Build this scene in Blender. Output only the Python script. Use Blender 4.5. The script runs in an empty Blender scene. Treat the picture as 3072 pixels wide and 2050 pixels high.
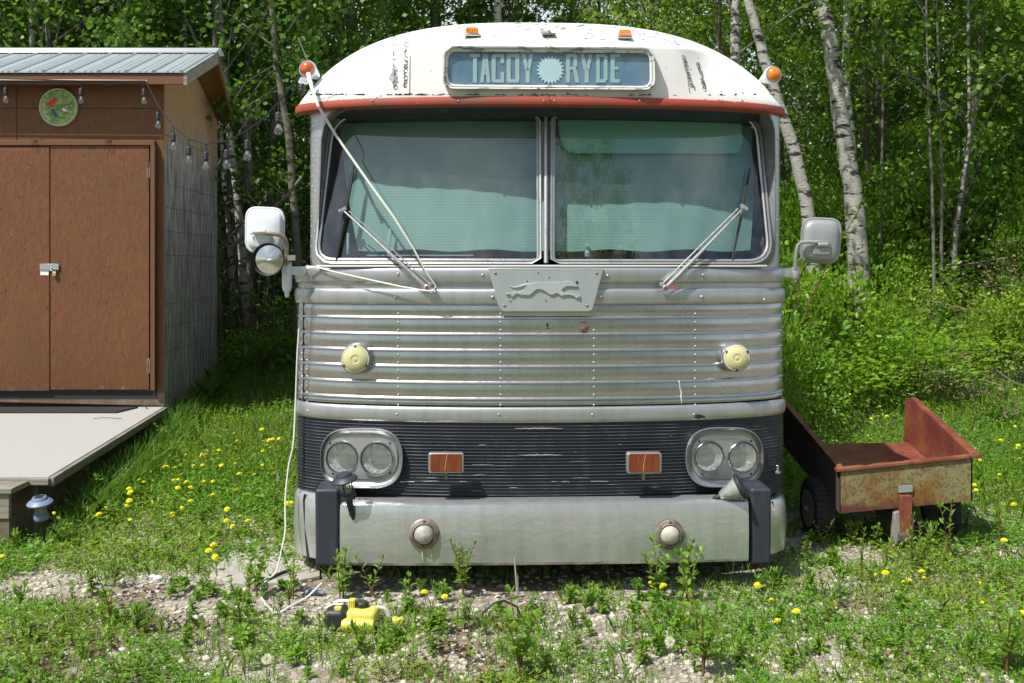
import bpy, bmesh, math, random
import numpy as np
from mathutils import Vector, Matrix
random.seed(7); RNG = np.random.default_rng(7)
R = math.radians
# ------------------------------------------------------------------ camera, sky, sun
F = 2986.0; H = 1.56; HZ = 790.0; CX = 1536.0
SC = bpy.context.scene
COL = SC.collection
cam = bpy.data.cameras.new('camera'); camo = bpy.data.objects.new('camera', cam); COL.objects.link(camo)
camo.location = (0, 0, H); camo.rotation_euler = (R(90), 0, 0)
cam.sensor_width = 36; cam.lens = 36*F/3072; cam.shift_y = -(1025-HZ)/3072; cam.clip_end = 500; cam.clip_start = .05
SC.camera = camo
SUN_DIR = Vector((0.50, 0.46, -1.0)).normalized()          # direction the light travels
elev = math.asin(-SUN_DIR.z)
w = bpy.data.worlds.new('World'); SC.world = w; w.use_nodes = True
nt = w.node_tree; bg = nt.nodes['Background']
sky = nt.nodes.new('ShaderNodeTexSky'); sky.sky_type = 'NISHITA'; sky.sun_disc = False
sky.sun_elevation = elev; sky.sun_rotation = math.atan2(-SUN_DIR.x, -SUN_DIR.y) % (2*math.pi)
sky.air_density = 1.2; sky.dust_density = 1.2
tc = nt.nodes.new('ShaderNodeTexCoord'); mp = nt.nodes.new('ShaderNodeMapping'); mp.inputs['Scale'].default_value = (1, 1, 2.6)
nz = nt.nodes.new('ShaderNodeTexNoise'); nz.inputs['Scale'].default_value = 1.7; nz.inputs['Detail'].default_value = 7; nz.inputs['Roughness'].default_value = .62
rp = nt.nodes.new('ShaderNodeValToRGB'); rp.color_ramp.elements[0].position = .46; rp.color_ramp.elements[1].position = .66
mx = nt.nodes.new('ShaderNodeMixRGB'); mx.inputs[2].default_value = (8.0, 8.2, 8.5, 1)
L = nt.links
L.new(tc.outputs['Generated'], mp.inputs[0]); L.new(mp.outputs[0], nz.inputs[0]); L.new(nz.outputs[0], rp.inputs[0])
L.new(rp.outputs[0], mx.inputs[0]); L.new(sky.outputs[0], mx.inputs[1]); L.new(mx.outputs[0], bg.inputs[0])
bg.inputs[1].default_value = 0.10
sl = bpy.data.lights.new('sun', 'SUN'); sl.energy = 5.0; sl.angle = R(.55); sl.color = (1, .965, .90)
so = bpy.data.objects.new('sun', sl); COL.objects.link(so); so.rotation_euler = SUN_DIR.to_track_quat('-Z', 'Y').to_euler(); so.location = (-8, -6, 20)
SC.view_settings.view_transform = 'Standard'; SC.view_settings.look = 'None'; SC.view_settings.exposure = 0.30; SC.view_settings.gamma = 1
SC.cycles.max_bounces = 7; SC.cycles.diffuse_bounces = 3; SC.cycles.glossy_bounces = 3; SC.cycles.transparent_max_bounces = 12
SC.cycles.caustics_reflective = False; SC.cycles.caustics_refractive = False

# ------------------------------------------------------------------ materials
MATS = {}
def mat(name, col=(.5, .5, .5), rough=.5, metal=0., layers=(), bump=None, spec=.5, coat=0., aniso=0., trans=0., emit=None, rlayers=()):
    m = bpy.data.materials.new(name); m.use_nodes = True; MATS[name] = m
    nt = m.node_tree; N = nt.nodes; L = nt.links; b = N['Principled BSDF']
    b.inputs['Roughness'].default_value = rough; b.inputs['Metallic'].default_value = metal
    b.inputs['Specular IOR Level'].default_value = spec; b.inputs['Coat Weight'].default_value = coat
    b.inputs['Coat Roughness'].default_value = .08
    b.inputs['Transmission Weight'].default_value = trans
    tc = N.new('ShaderNodeTexCoord')
    def tex(kind, scale, st=(1, 1, 1), detail=5, rough=.6, off=0):
        mp = N.new('ShaderNodeMapping'); mp.inputs['Scale'].default_value = st; mp.inputs['Location'].default_value = (off, off*.7, off*.3)
        L.new(tc.outputs['Object'], mp.inputs[0])
        if kind == 'noise':
            t = N.new('ShaderNodeTexNoise'); t.inputs['Detail'].default_value = detail; t.inputs['Roughness'].default_value = rough
            o = t.outputs[0]
        elif kind == 'voronoi':
            t = N.new('ShaderNodeTexVoronoi'); o = t.outputs['Color']
        elif kind == 'cellgap':
            t = N.new('ShaderNodeTexVoronoi'); t.feature = 'DISTANCE_TO_EDGE'; o = t.outputs[0]
        elif kind == 'wave':
            t = N.new('ShaderNodeTexWave'); t.bands_direction = 'Z'; t.inputs['Distortion'].default_value = .3; o = t.outputs[0]
        t.inputs['Scale'].default_value = scale; L.new(mp.outputs[0], t.inputs[0]); return o
    cur = None
    for ly in layers:
        if ly.get('t', 'noise') == 'z':
            sx = N.new('ShaderNodeSeparateXYZ'); L.new(tc.outputs['Object'], sx.inputs[0])
            no = tex('noise', ly.get('s', 6), ly.get('st', (1, 1, 1))); ma = N.new('ShaderNodeMath'); ma.operation = 'MULTIPLY_ADD'
            L.new(no, ma.inputs[0]); ma.inputs[1].default_value = ly.get('amp', .4); L.new(sx.outputs[ly.get('axis', 2)], ma.inputs[2]); fac = ma.outputs[0]
        else:
            fac = tex(ly.get('t', 'noise'), ly['s'], ly.get('st', (1, 1, 1)), ly.get('d', 5), ly.get('r', .6), ly.get('off', 0))
        mr = N.new('ShaderNodeMapRange'); mr.inputs['From Min'].default_value = ly['lo']; mr.inputs['From Max'].default_value = ly['hi']
        mr.inputs['To Max'].default_value = ly.get('a', 1); L.new(fac, mr.inputs[0])
        mx = N.new('ShaderNodeMixRGB'); mx.inputs[2].default_value = (*ly['c'], 1)
        L.new(mr.outputs[0], mx.inputs[0])
        if cur is None: mx.inputs[1].default_value = (*col, 1)
        else: L.new(cur, mx.inputs[1])
        cur = mx.outputs[0]
    if cur is None: b.inputs['Base Color'].default_value = (*col, 1)
    else: L.new(cur, b.inputs['Base Color'])
    if rlayers:
        ly = rlayers[0]; fac = tex(ly.get('t', 'noise'), ly['s'], ly.get('st', (1, 1, 1)))
        mr = N.new('ShaderNodeMapRange'); mr.inputs['From Min'].default_value = ly['lo']; mr.inputs['From Max'].default_value = ly['hi']
        mr.inputs['To Min'].default_value = ly['r0']; mr.inputs['To Max'].default_value = ly['r1']; L.new(fac, mr.inputs[0]); L.new(mr.outputs[0], b.inputs['Roughness'])
    if bump:
        bp = N.new('ShaderNodeBump'); bp.inputs['Strength'].default_value = bump[1]; bp.inputs['Distance'].default_value = bump[2]
        o = tex(bump[4] if len(bump) > 4 else 'noise', bump[0], bump[3] if len(bump) > 3 else (1, 1, 1))
        L.new(o, bp.inputs['Height']); L.new(bp.outputs[0], b.inputs['Normal'])
    return m

def leafmat(name, c1, c2, transl=.4, rough=.45, c3=None):
    m = bpy.data.materials.new(name); m.use_nodes = True; MATS[name] = m
    nt = m.node_tree; N = nt.nodes; L = nt.links; b = N['Principled BSDF']
    g = N.new('ShaderNodeNewGeometry'); oi = N.new('ShaderNodeObjectInfo')
    ad = N.new('ShaderNodeMath'); ad.operation = 'MULTIPLY_ADD'; ad.inputs[1].default_value = .8; L.new(g.outputs['Random Per Island'], ad.inputs[0])
    mu = N.new('ShaderNodeMath'); mu.operation = 'MULTIPLY'; mu.inputs[1].default_value = .2; L.new(oi.outputs['Random'], mu.inputs[0]); L.new(mu.outputs[0], ad.inputs[2])
    r = N.new('ShaderNodeValToRGB'); r.color_ramp.elements[0].color = (*c1, 1); r.color_ramp.elements[1].color = (*c2, 1)
    if c3:
        e = r.color_ramp.elements.new(.94); e.color = (*c2, 1); r.color_ramp.elements[-1].color = (*c3, 1)
    L.new(ad.outputs[0], r.inputs[0]); L.new(r.outputs[0], b.inputs['Base Color'])
    b.inputs['Roughness'].default_value = rough; b.inputs['Specular IOR Level'].default_value = .4
    t = N.new('ShaderNodeBsdfTranslucent'); hs = N.new('ShaderNodeHueSaturation'); hs.inputs['Value'].default_value = 1.9; hs.inputs['Hue'].default_value = .488
    L.new(r.outputs[0], hs.inputs['Color']); L.new(hs.outputs[0], t.inputs[0])
    ms = N.new('ShaderNodeMixShader'); ms.inputs[0].default_value = transl
    L.new(b.outputs[0], ms.inputs[1]); L.new(t.outputs[0], ms.inputs[2]); L.new(ms.outputs[0], N['Material Output'].inputs[0])
    return m

def glassmat(name, tint, refl=.12, rough=.02, dirt=.06):
    m = bpy.data.materials.new(name); m.use_nodes = True; MATS[name] = m
    nt = m.node_tree; N = nt.nodes; L = nt.links; N.remove(N['Principled BSDF'])
    tr = N.new('ShaderNodeBsdfTransparent'); tr.inputs[0].default_value = (*tint, 1)
    gl = N.new('ShaderNodeBsdfGlossy'); gl.inputs['Roughness'].default_value = rough
    fr = N.new('ShaderNodeFresnel'); gb = N.new('ShaderNodeNewGeometry'); mi = N.new('ShaderNodeMath'); mi.operation = 'MULTIPLY_ADD'; mi.inputs[1].default_value = -.8333; mi.inputs[2].default_value = 1.5; L.new(gb.outputs['Backfacing'], mi.inputs[0]); L.new(mi.outputs[0], fr.inputs[0])
    ma = N.new('ShaderNodeMath'); ma.operation = 'MULTIPLY_ADD'; ma.inputs[1].default_value = 1.0; ma.inputs[2].default_value = refl; L.new(fr.outputs[0], ma.inputs[0])
    ms = N.new('ShaderNodeMixShader'); L.new(ma.outputs[0], ms.inputs[0]); L.new(tr.outputs[0], ms.inputs[1]); L.new(gl.outputs[0], ms.inputs[2])
    df = N.new('ShaderNodeBsdfDiffuse'); df.inputs[0].default_value = (.62, .66, .64, 1)
    tc = N.new('ShaderNodeTexCoord'); mp = N.new('ShaderNodeMapping'); mp.inputs['Scale'].default_value = (5, 5, 3)
    nz = N.new('ShaderNodeTexNoise'); nz.inputs['Scale'].default_value = 2.5; nz.inputs['Detail'].default_value = 8; L.new(tc.outputs['Object'], mp.inputs[0]); L.new(mp.outputs[0], nz.inputs[0])
    mr = N.new('ShaderNodeMapRange'); mr.inputs['From Min'].default_value = .42; mr.inputs['From Max'].default_value = .8; mr.inputs['To Min'].default_value = dirt*.35; mr.inputs['To Max'].default_value = dirt*3; L.new(nz.outputs[0], mr.inputs[0])
    m2 = N.new('ShaderNodeMixShader'); L.new(mr.outputs[0], m2.inputs[0]); L.new(ms.outputs[0], m2.inputs[1]); L.new(df.outputs[0], m2.inputs[2])
    L.new(m2.outputs[0], N['Material Output'].inputs[0]); return m

AL = mat('worn_aluminium', (.50, .505, .50), .26, 1, layers=[dict(s=2.2, st=(3, 3, .5), lo=.4, hi=.7, c=(.37, .38, .36), a=.6), dict(s=30, st=(1.5, 1.5, .12), lo=.5, hi=.75, c=(.50, .50, .50), a=.5), dict(s=9, lo=.66, hi=.8, c=(.3, .28, .23), a=.3)],
         rlayers=[dict(s=6, st=(4, 4, .5), lo=.3, hi=.7, r0=.24, r1=.33)], bump=(2.5, .10, .02, (1.3, 1.3, .5)))
AL2 = mat('painted_silver', (.47, .48, .485), .36, .75, layers=[dict(s=7, st=(3, 3, .6), lo=.45, hi=.75, c=(.34, .35, .345), a=.6), dict(s=60, lo=.68, hi=.74, c=(.2, .19, .17), a=.5)], bump=(6, .12, .01))
BUMP = mat('bumper_silver', (.58, .595, .60), .27, .7, layers=[dict(s=5, st=(4, 4, .25), lo=.4, hi=.75, c=(.43, .445, .45), a=.6), dict(s=40, st=(1, 1, .4), lo=.62, hi=.75, c=(.3, .28, .22), a=.5)], bump=(3.2, .28, .03, (.7, .7, 1.4)))
FRAME = mat('window_frame_metal', (.47, .47, .48), .38, .6, layers=[dict(s=40, st=(1, 1, .3), lo=.55, hi=.7, c=(.24, .22, .2), a=.6)], bump=(50, .3, .003))
WHITE = mat('weathered_white_paint', (.83, .82, .79), .45, 0, layers=[dict(s=3.5, lo=.5, hi=.85, c=(.68, .67, .63), a=.5), dict(s=26, lo=.70, hi=.715, c=(.27, .25, .22)),
             dict(t='z', s=30, amp=-.10, axis=2, lo=2.302, hi=2.300, c=(.25, .22, .19))], bump=(30, .12, .004))
ROOFTOP = WHITE
RED = mat('faded_red_band', (.36, .06, .03), .6, 0, layers=[dict(s=2.2, st=(1, 1, .3), lo=.45, hi=.65, c=(.22, .075, .06), a=.95), dict(s=35, lo=.68, hi=.72, c=(.55, .45, .38), a=.6)], bump=(14, .1, .004))
NAVY = mat('navy_paint', (.011, .014, .025), .45, 0, layers=[dict(s=12, st=(1, 1, .4), lo=.5, hi=.8, c=(.028, .032, .048), a=.6), dict(s=70, st=(.25, .25, 1.5), lo=.67, hi=.72, c=(.3, .3, .3), a=.75), dict(s=6, lo=.62, hi=.75, c=(.16, .15, .13), a=.3)], bump=(30, .15, .003))
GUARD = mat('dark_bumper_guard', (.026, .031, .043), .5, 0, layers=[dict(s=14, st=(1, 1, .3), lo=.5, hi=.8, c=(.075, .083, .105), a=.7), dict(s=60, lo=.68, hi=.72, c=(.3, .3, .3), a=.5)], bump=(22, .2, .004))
BLACK = mat('black_rubber', (.018, .018, .02), .6, 0, layers=[dict(s=20, lo=.5, hi=.8, c=(.05, .05, .05), a=.5)])
DARK = mat('dark_interior', (.02, .024, .026), .8)
CHROME = mat('dull_chrome', (.62, .62, .62), .2, 1, layers=[dict(s=30, lo=.55, hi=.7, c=(.35, .31, .26), a=.5)])
LAMPREF = mat('lamp_reflector', (.96, .96, .96), .3, .55, bump=(70, 1., .03, (1.6, 1.6, .18)))
RUSTCH = mat('rusty_lamp_rim', (.33, .30, .26), .5, .6, layers=[dict(s=14, lo=.42, hi=.62, c=(.17, .10, .06), a=.9)], bump=(40, .3, .004))
CREAM = mat('yellowed_plastic', (.62, .58, .30), .38, 0, layers=[dict(s=9, lo=.4, hi=.7, c=(.55, .53, .24), a=.8)], coat=.25)
CREAM2 = mat('aged_cream_rim', (.66, .64, .50), .4)
AMBER = mat('amber_lens', (.75, .24, .01), .25, 0, coat=.4, layers=[dict(s=20, st=(1, 1, 1), lo=.4, hi=.6, c=(.55, .13, .01), a=.7)])
AMBERD = mat('dark_amber_lens', (.22, .045, .008), .3, 0, coat=.3, layers=[dict(s=90, st=(1, .2, .1), lo=.4, hi=.6, c=(.11, .02, .005), a=.7)])
REDL = mat('red_amber_lens', (.5, .06, .01), .2, 0, coat=.5, layers=[dict(s=25, lo=.4, hi=.6, c=(.62, .17, .02), a=.8)])
FOGGL = mat('dirty_lamp_glass', (.42, .40, .36), .35, 0, coat=.5, layers=[dict(s=30, lo=.4, hi=.65, c=(.26, .25, .21), a=.8)])
RUSTGL = mat('stained_lamp_glass', (.48, .46, .36), .35, 0, coat=.5, layers=[dict(t='z', s=25, amp=.05, lo=.275, hi=.235, c=(.32, .12, .03)), dict(s=30, lo=.5, hi=.7, c=(.3, .27, .2), a=.6)])
REVEAL = mat('shaded_dusty_reveal', (.20, .205, .21), .5, .2, layers=[dict(s=30, lo=.55, hi=.72, c=(.36, .36, .36), a=.6), dict(s=6, lo=.45, hi=.7, c=(.13, .13, .13), a=.6)])  # base grey darkened for the reveal's shade; the spatter is dirt
BADGE = mat('badge_plate', (.40, .43, .44), .38, .35, layers=[dict(s=7, st=(3, 3, .1), lo=.4, hi=.7, c=(.46, .5, .5), a=.6)], bump=(40, .05, .002))
DOGM = mat('badge_relief', (.52, .55, .56), .34, .4)
PLASTW = mat('white_mirror_plastic', (.66, .69, .73), .35, 0, layers=[dict(s=8, lo=.5, hi=.8, c=(.56, .58, .6), a=.5)])
PLASTG = mat('grey_mirror_plastic', (.34, .36, .36), .42, .3, layers=[dict(s=10, lo=.5, hi=.8, c=(.27, .29, .28), a=.5)])
RUSTARM = mat('corroded_arm', (.28, .22, .15), .55, .5, layers=[dict(s=30, lo=.45, hi=.65, c=(.42, .38, .32), a=.8)])
STEEL = mat('spun_steel', (.62, .63, .6), .13, 1, bump=(30, .05, .002))
BROWN = mat('brown_painted_osb', (.165, .061, .013), .6, 0, layers=[dict(t='voronoi', s=26, st=(1.6, 1, .55), lo=.1, hi=1., c=(.095, .034, .009), a=.6), dict(s=3, lo=.45, hi=.75, c=(.115, .045, .014), a=.8), dict(s=40, st=(1.5, 1, .5), lo=.61, hi=.66, c=(.055, .02, .008), a=.9), dict(s=24, lo=.735, hi=.75, c=(.5, .42, .32), a=.8), dict(t='z', s=16, amp=.35, lo=.56, hi=.50, c=(.36, .32, .26), a=.7), dict(t='z', s=1.2, st=(3, 1, .3), amp=2.2, lo=2.2, hi=1.3, c=(.10, .038, .012), a=.7)], bump=(38, .55, .010, (1.5, 1, .45)))
BROWNT = mat('brown_trim', (.14, .056, .018), .6, 0, layers=[dict(s=10, st=(.3, 1, 3), lo=.5, hi=.75, c=(.12, .045, .018), a=.7)], bump=(30, .2, .004, (.3, 1, 3)))
OSBSIDE = mat('weathered_osb', (.19, .18, .17), .8, 0, layers=[dict(s=30, st=(1, 2, .10), lo=.44, hi=.58, c=(.62, .59, .56), a=.95), dict(s=60, st=(1, 2, .15), lo=.55, hi=.66, c=(.10, .09, .075), a=.95),
               dict(t='z', s=3, st=(1, 1, .5), amp=1.0, lo=2.85, hi=3.3, c=(.40, .23, .09), a=.9), dict(s=40, st=(1, 2, .2), lo=.56, hi=.66, c=(.18, .10, .05), a=.35)], bump=(34, .8, .01, (1, 2, .15)))
OSBRAW = mat('raw_osb', (.44, .22, .08), .75, 0, layers=[dict(t='voronoi', s=30, st=(1, 1, 1), lo=.1, hi=1, c=(.30, .13, .045), a=.8)], bump=(30, .5, .01))
TIN = mat('painted_steel_roofing', (.37, .42, .45), .42, .2, layers=[dict(s=4, lo=.5, hi=.8, c=(.32, .36, .39), a=.6)])
TINW = mat('pale_ridge_metal', (.72, .74, .74), .4, .1)
WOODG = mat('grey_timber', (.27, .25, .205), .8, 0, layers=[dict(s=20, st=(.25, .25, 4), lo=.4, hi=.65, c=(.17, .15, .11), a=.9)], bump=(25, .5, .006, (.25, .25, 4)))
WOODD = mat('dark_timber', (.16, .13, .085), .85, 0, layers=[dict(s=10, lo=.4, hi=.65, c=(.08, .065, .045), a=.9)])
DECKT = mat('painted_deck_board', (.40, .395, .375), .6, 0, layers=[dict(s=2.5, lo=.45, hi=.75, c=(.40, .39, .36), a=.8), dict(s=55, lo=.69, hi=.72, c=(.12, .1, .07)), dict(s=9, lo=.62, hi=.8, c=(.28, .26, .22), a=.6), dict(s=25, st=(.3, 2, 1), lo=.6, hi=.75, c=(.34, .33, .3), a=.6)], bump=(18, .12, .004))
MATB = mat('rough_black_mat', (.02, .016, .016), .9, 0, layers=[dict(s=80, lo=.68, hi=.71, c=(.22, .2, .18), a=.8), dict(s=8, lo=.5, hi=.8, c=(.035, .03, .03))], bump=(120, .6, .006))
GROUND = mat('gravel_soil', (.46, .41, .31), .9, 0, layers=[dict(t='voronoi', s=34, st=(1, 1, 1), lo=.15, hi=.95, c=(.16, .14, .12), a=.85), dict(t='cellgap', s=34, lo=.07, hi=0., c=(.05, .045, .035)), dict(s=1.6, lo=.46, hi=.62, c=(.13, .095, .065), a=.8),
              dict(t='z', axis=1, s=.8, amp=1.2, lo=6.4, hi=7.0, c=(.055, .08, .022), a=.92), dict(t='z', axis=1, s=.8, amp=1.6, lo=2.6, hi=1.2, c=(.05, .085, .02), a=.95)], bump=(34, .8, .02, (1, 1, 1), 'voronoi'))
STONE = leafmat('gravel_stones', (.24, .215, .17), (.62, .57, .47), 0, .8, (.40, .26, .20))
LITTER = leafmat('dead_leaf_litter', (.085, .05, .035), (.26, .16, .11), .1, .8, (.38, .25, .18))
CONC = mat('worn_concrete', (.40, .37, .32), .9, 0, layers=[dict(s=8, lo=.4, hi=.7, c=(.30, .27, .225), a=.8), dict(s=60, lo=.62, hi=.7, c=(.2, .17, .13), a=.6)], bump=(30, .5, .008))
LEAF = leafmat('aspen_leaves', (.045, .115, .010), (.20, .345, .03), .42, .42)
LEAFD = leafmat('shade_leaves', (.030, .082, .010), (.105, .225, .02), .4, .45)  # darker copy of the aspen leaves, shade of the woods in the colour
LEAFB = leafmat('bush_leaves', (.07, .165, .012), (.22, .40, .03), .42, .42)
WEED = leafmat('weed_leaves', (.07, .17, .016), (.23, .41, .045), .38, .45, (.19, .12, .04))
COVER = leafmat('clover_leaves', (.055, .16, .012), (.18, .37, .03), .35, .5)
COVER2 = leafmat('yellowish_weed_leaves', (.085, .165, .013), (.26, .40, .04), .35, .5, (.30, .20, .06))
GRASS = leafmat('grass_blades', (.075, .175, .012), (.24, .40, .035), .38, .5, (.36, .31, .15))
GRASSD = leafmat('tall_grass_blades', (.05, .145, .015), (.16, .32, .035), .3, .45)
BRUSH = leafmat('dead_brush', (.12, .085, .05), (.27, .21, .13), .05, .9)
YEL = leafmat('dandelion_petals', (.78, .70, .01), (.86, .82, .04), 0.05, .5)
FLUFF = leafmat('seed_fluff', (.6, .58, .5), (.75, .73, .66), .6, .8)
STEM = mat('green_stem', (.11, .17, .05), .6); STEMR = mat('reddish_stem', (.16, .07, .035), .6)
BARK = mat('pale_aspen_bark', (.37, .36, .315), .8, 0, layers=[dict(s=3, lo=.4, hi=.7, c=(.30, .285, .24), a=.8), dict(s=3.0, st=(2.0, 2.0, 6.5), lo=.555, hi=.60, c=(.035, .03, .026), d=3), dict(s=22, st=(1, 1, 3), lo=.6, hi=.68, c=(.09, .08, .07), a=.8),
           dict(t='z', s=5, amp=.9, lo=1.5, hi=.7, c=(.13, .105, .08), a=.9)], bump=(20, .6, .02, (1, 1, 2)))
BARKW = mat('white_birch_bark', (.60, .58, .52), .75, 0, layers=[dict(s=3.4, st=(2, 2, 5), lo=.585, hi=.625, c=(.03, .027, .024), d=4), dict(s=18, st=(1, 1, 3), lo=.6, hi=.68, c=(.12, .11, .1), a=.8)], bump=(20, .5, .015))
BARKD = mat('grey_bark', (.15, .14, .11), .85, 0, layers=[dict(s=4, st=(1.5, 1.5, 4), lo=.55, hi=.63, c=(.05, .045, .035)), dict(s=12, lo=.45, hi=.65, c=(.13, .12, .09), a=.8)], bump=(14, .6, .02))
CARTIN = mat('red_cart_paint', (.17, .042, .03), .5, 0, layers=[dict(s=5, st=(1, 1, .6), lo=.42, hi=.62, c=(.25, .09, .035), a=.9), dict(s=18, lo=.55, hi=.66, c=(.10, .035, .022), a=.8), dict(s=45, lo=.66, hi=.70, c=(.38, .33, .26), a=.7)], bump=(20, .15, .004))
CARTOUT = mat('rusted_cream_paint', (.22, .195, .085), .65, 0, layers=[dict(s=3.6, lo=.40, hi=.56, c=(.20, .075, .012), a=.95, off=3.1), dict(s=75, lo=.48, hi=.60, c=(.08, .045, .018), a=.7), dict(t='z', s=16, amp=.14, lo=.345, hi=.30, c=(.10, .028, .02)), dict(s=14, lo=.70, hi=.72, c=(.10, .04, .03))], bump=(40, .4, .004))
CARTDK = mat('shadowed_cart_side', (.085, .07, .06), .6, 0, layers=[dict(s=8, lo=.45, hi=.7, c=(.14, .06, .045), a=.6)])  # bus shadow on the cart's left side put into a darker colour
TYRE = mat('old_tyre', (.022, .022, .023), .8, bump=(60, .5, .005)); RIM = mat('grey_wheel_rim', (.30, .28, .26), .6, .2, layers=[dict(s=10, lo=.5, hi=.7, c=(.17, .10, .07), a=.7)])
YELP = mat('yellow_tool_plastic', (.66, .57, .10), .45, 0, layers=[dict(s=30, lo=.5, hi=.75, c=(.48, .41, .12), a=.7)], bump=(50, .2, .003)); BLKP = mat('black_tool_plastic', (.022, .022, .025), .5)
CORDW = mat('white_cord', (.70, .69, .64), .6); CORDB = mat('black_cord', (.015, .015, .017), .5); BLUEP = mat('lavender_lamp_plastic', (.17, .21, .34), .45)
PANEL = mat('solar_cell', (.02, .022, .04), .25); LENSC = glassmat('clear_lens', (.86, .88, .86), .1, .05, .25)
CURT = mat('pleated_curtain', (.50, .55, .52), .85, 0, layers=[dict(t='wave', s=22, lo=.3, hi=.9, c=(.38, .43, .40), a=.75), dict(s=3, lo=.4, hi=.7, c=(.46, .52, .49), a=.6)])
WGLASS = glassmat('tinted_windshield', (.53, .70, .68), .075, .012, .02)
SGLASS = glassmat('sign_glass', (.95, .98, .99), .0, .06, .03); BULBG = glassmat('bulb_glass', (.93, .95, .93), .1, .02, .02)
HGLASS = glassmat('headlamp_glass', (.93, .95, .95), .08, .05, .015)
SIGNB = mat('sign_blind', (.12, .225, .36), .7, layers=[dict(s=5, lo=.4, hi=.7, c=(.15, .27, .41), a=.8)]); SIGNL = mat('sign_letters', (.48, .62, .63), .7); SUNM = mat('sign_sun', (.66, .85, .90), .7)
VIS = mat('green_visor', (.50, .78, .64), .4)
BRASS = mat('brass_lock', (.6, .5, .2), .35, .8); ZINC = mat('zinc_hasp', (.40, .46, .46), .4, .6)
DIALG = mat('dial_green', (.28, .42, .10), .5, layers=[dict(s=14, lo=.42, hi=.62, c=(.10, .19, .05), a=.9), dict(s=22, lo=.6, hi=.75, c=(.5, .6, .3), a=.6)]); DIALR = mat('dial_rim', (.55, .56, .45), .4)
PRED = mat('print_red', (.6, .03, .02), .6); PBLUE = mat('print_blue', (.07, .08, .22), .6); PTAN = mat('print_tan', (.5, .35, .18), .6); PWHITE = mat('print_white', (.75, .78, .68), .6); PBROWN = mat('print_branch', (.12, .12, .03), .6); PBLK = mat('print_black', (.02, .02, .02), .6)
TARP = mat('teal_tarp', (.02, .22, .17), .5, bump=(10, .6, .03)); PINK = mat('pink_stone', (.42, .2, .16), .8, bump=(20, .4, .005)); BLUET = mat('blue_rag', (.22, .34, .55), .7)
PEELD = mat('bare_metal_patch', (.22, .26, .25), .6, layers=[dict(s=30, lo=.45, hi=.6, c=(.36, .40, .38))])
CELL = mat('sealant', (.55, .54, .5), .6)

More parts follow.
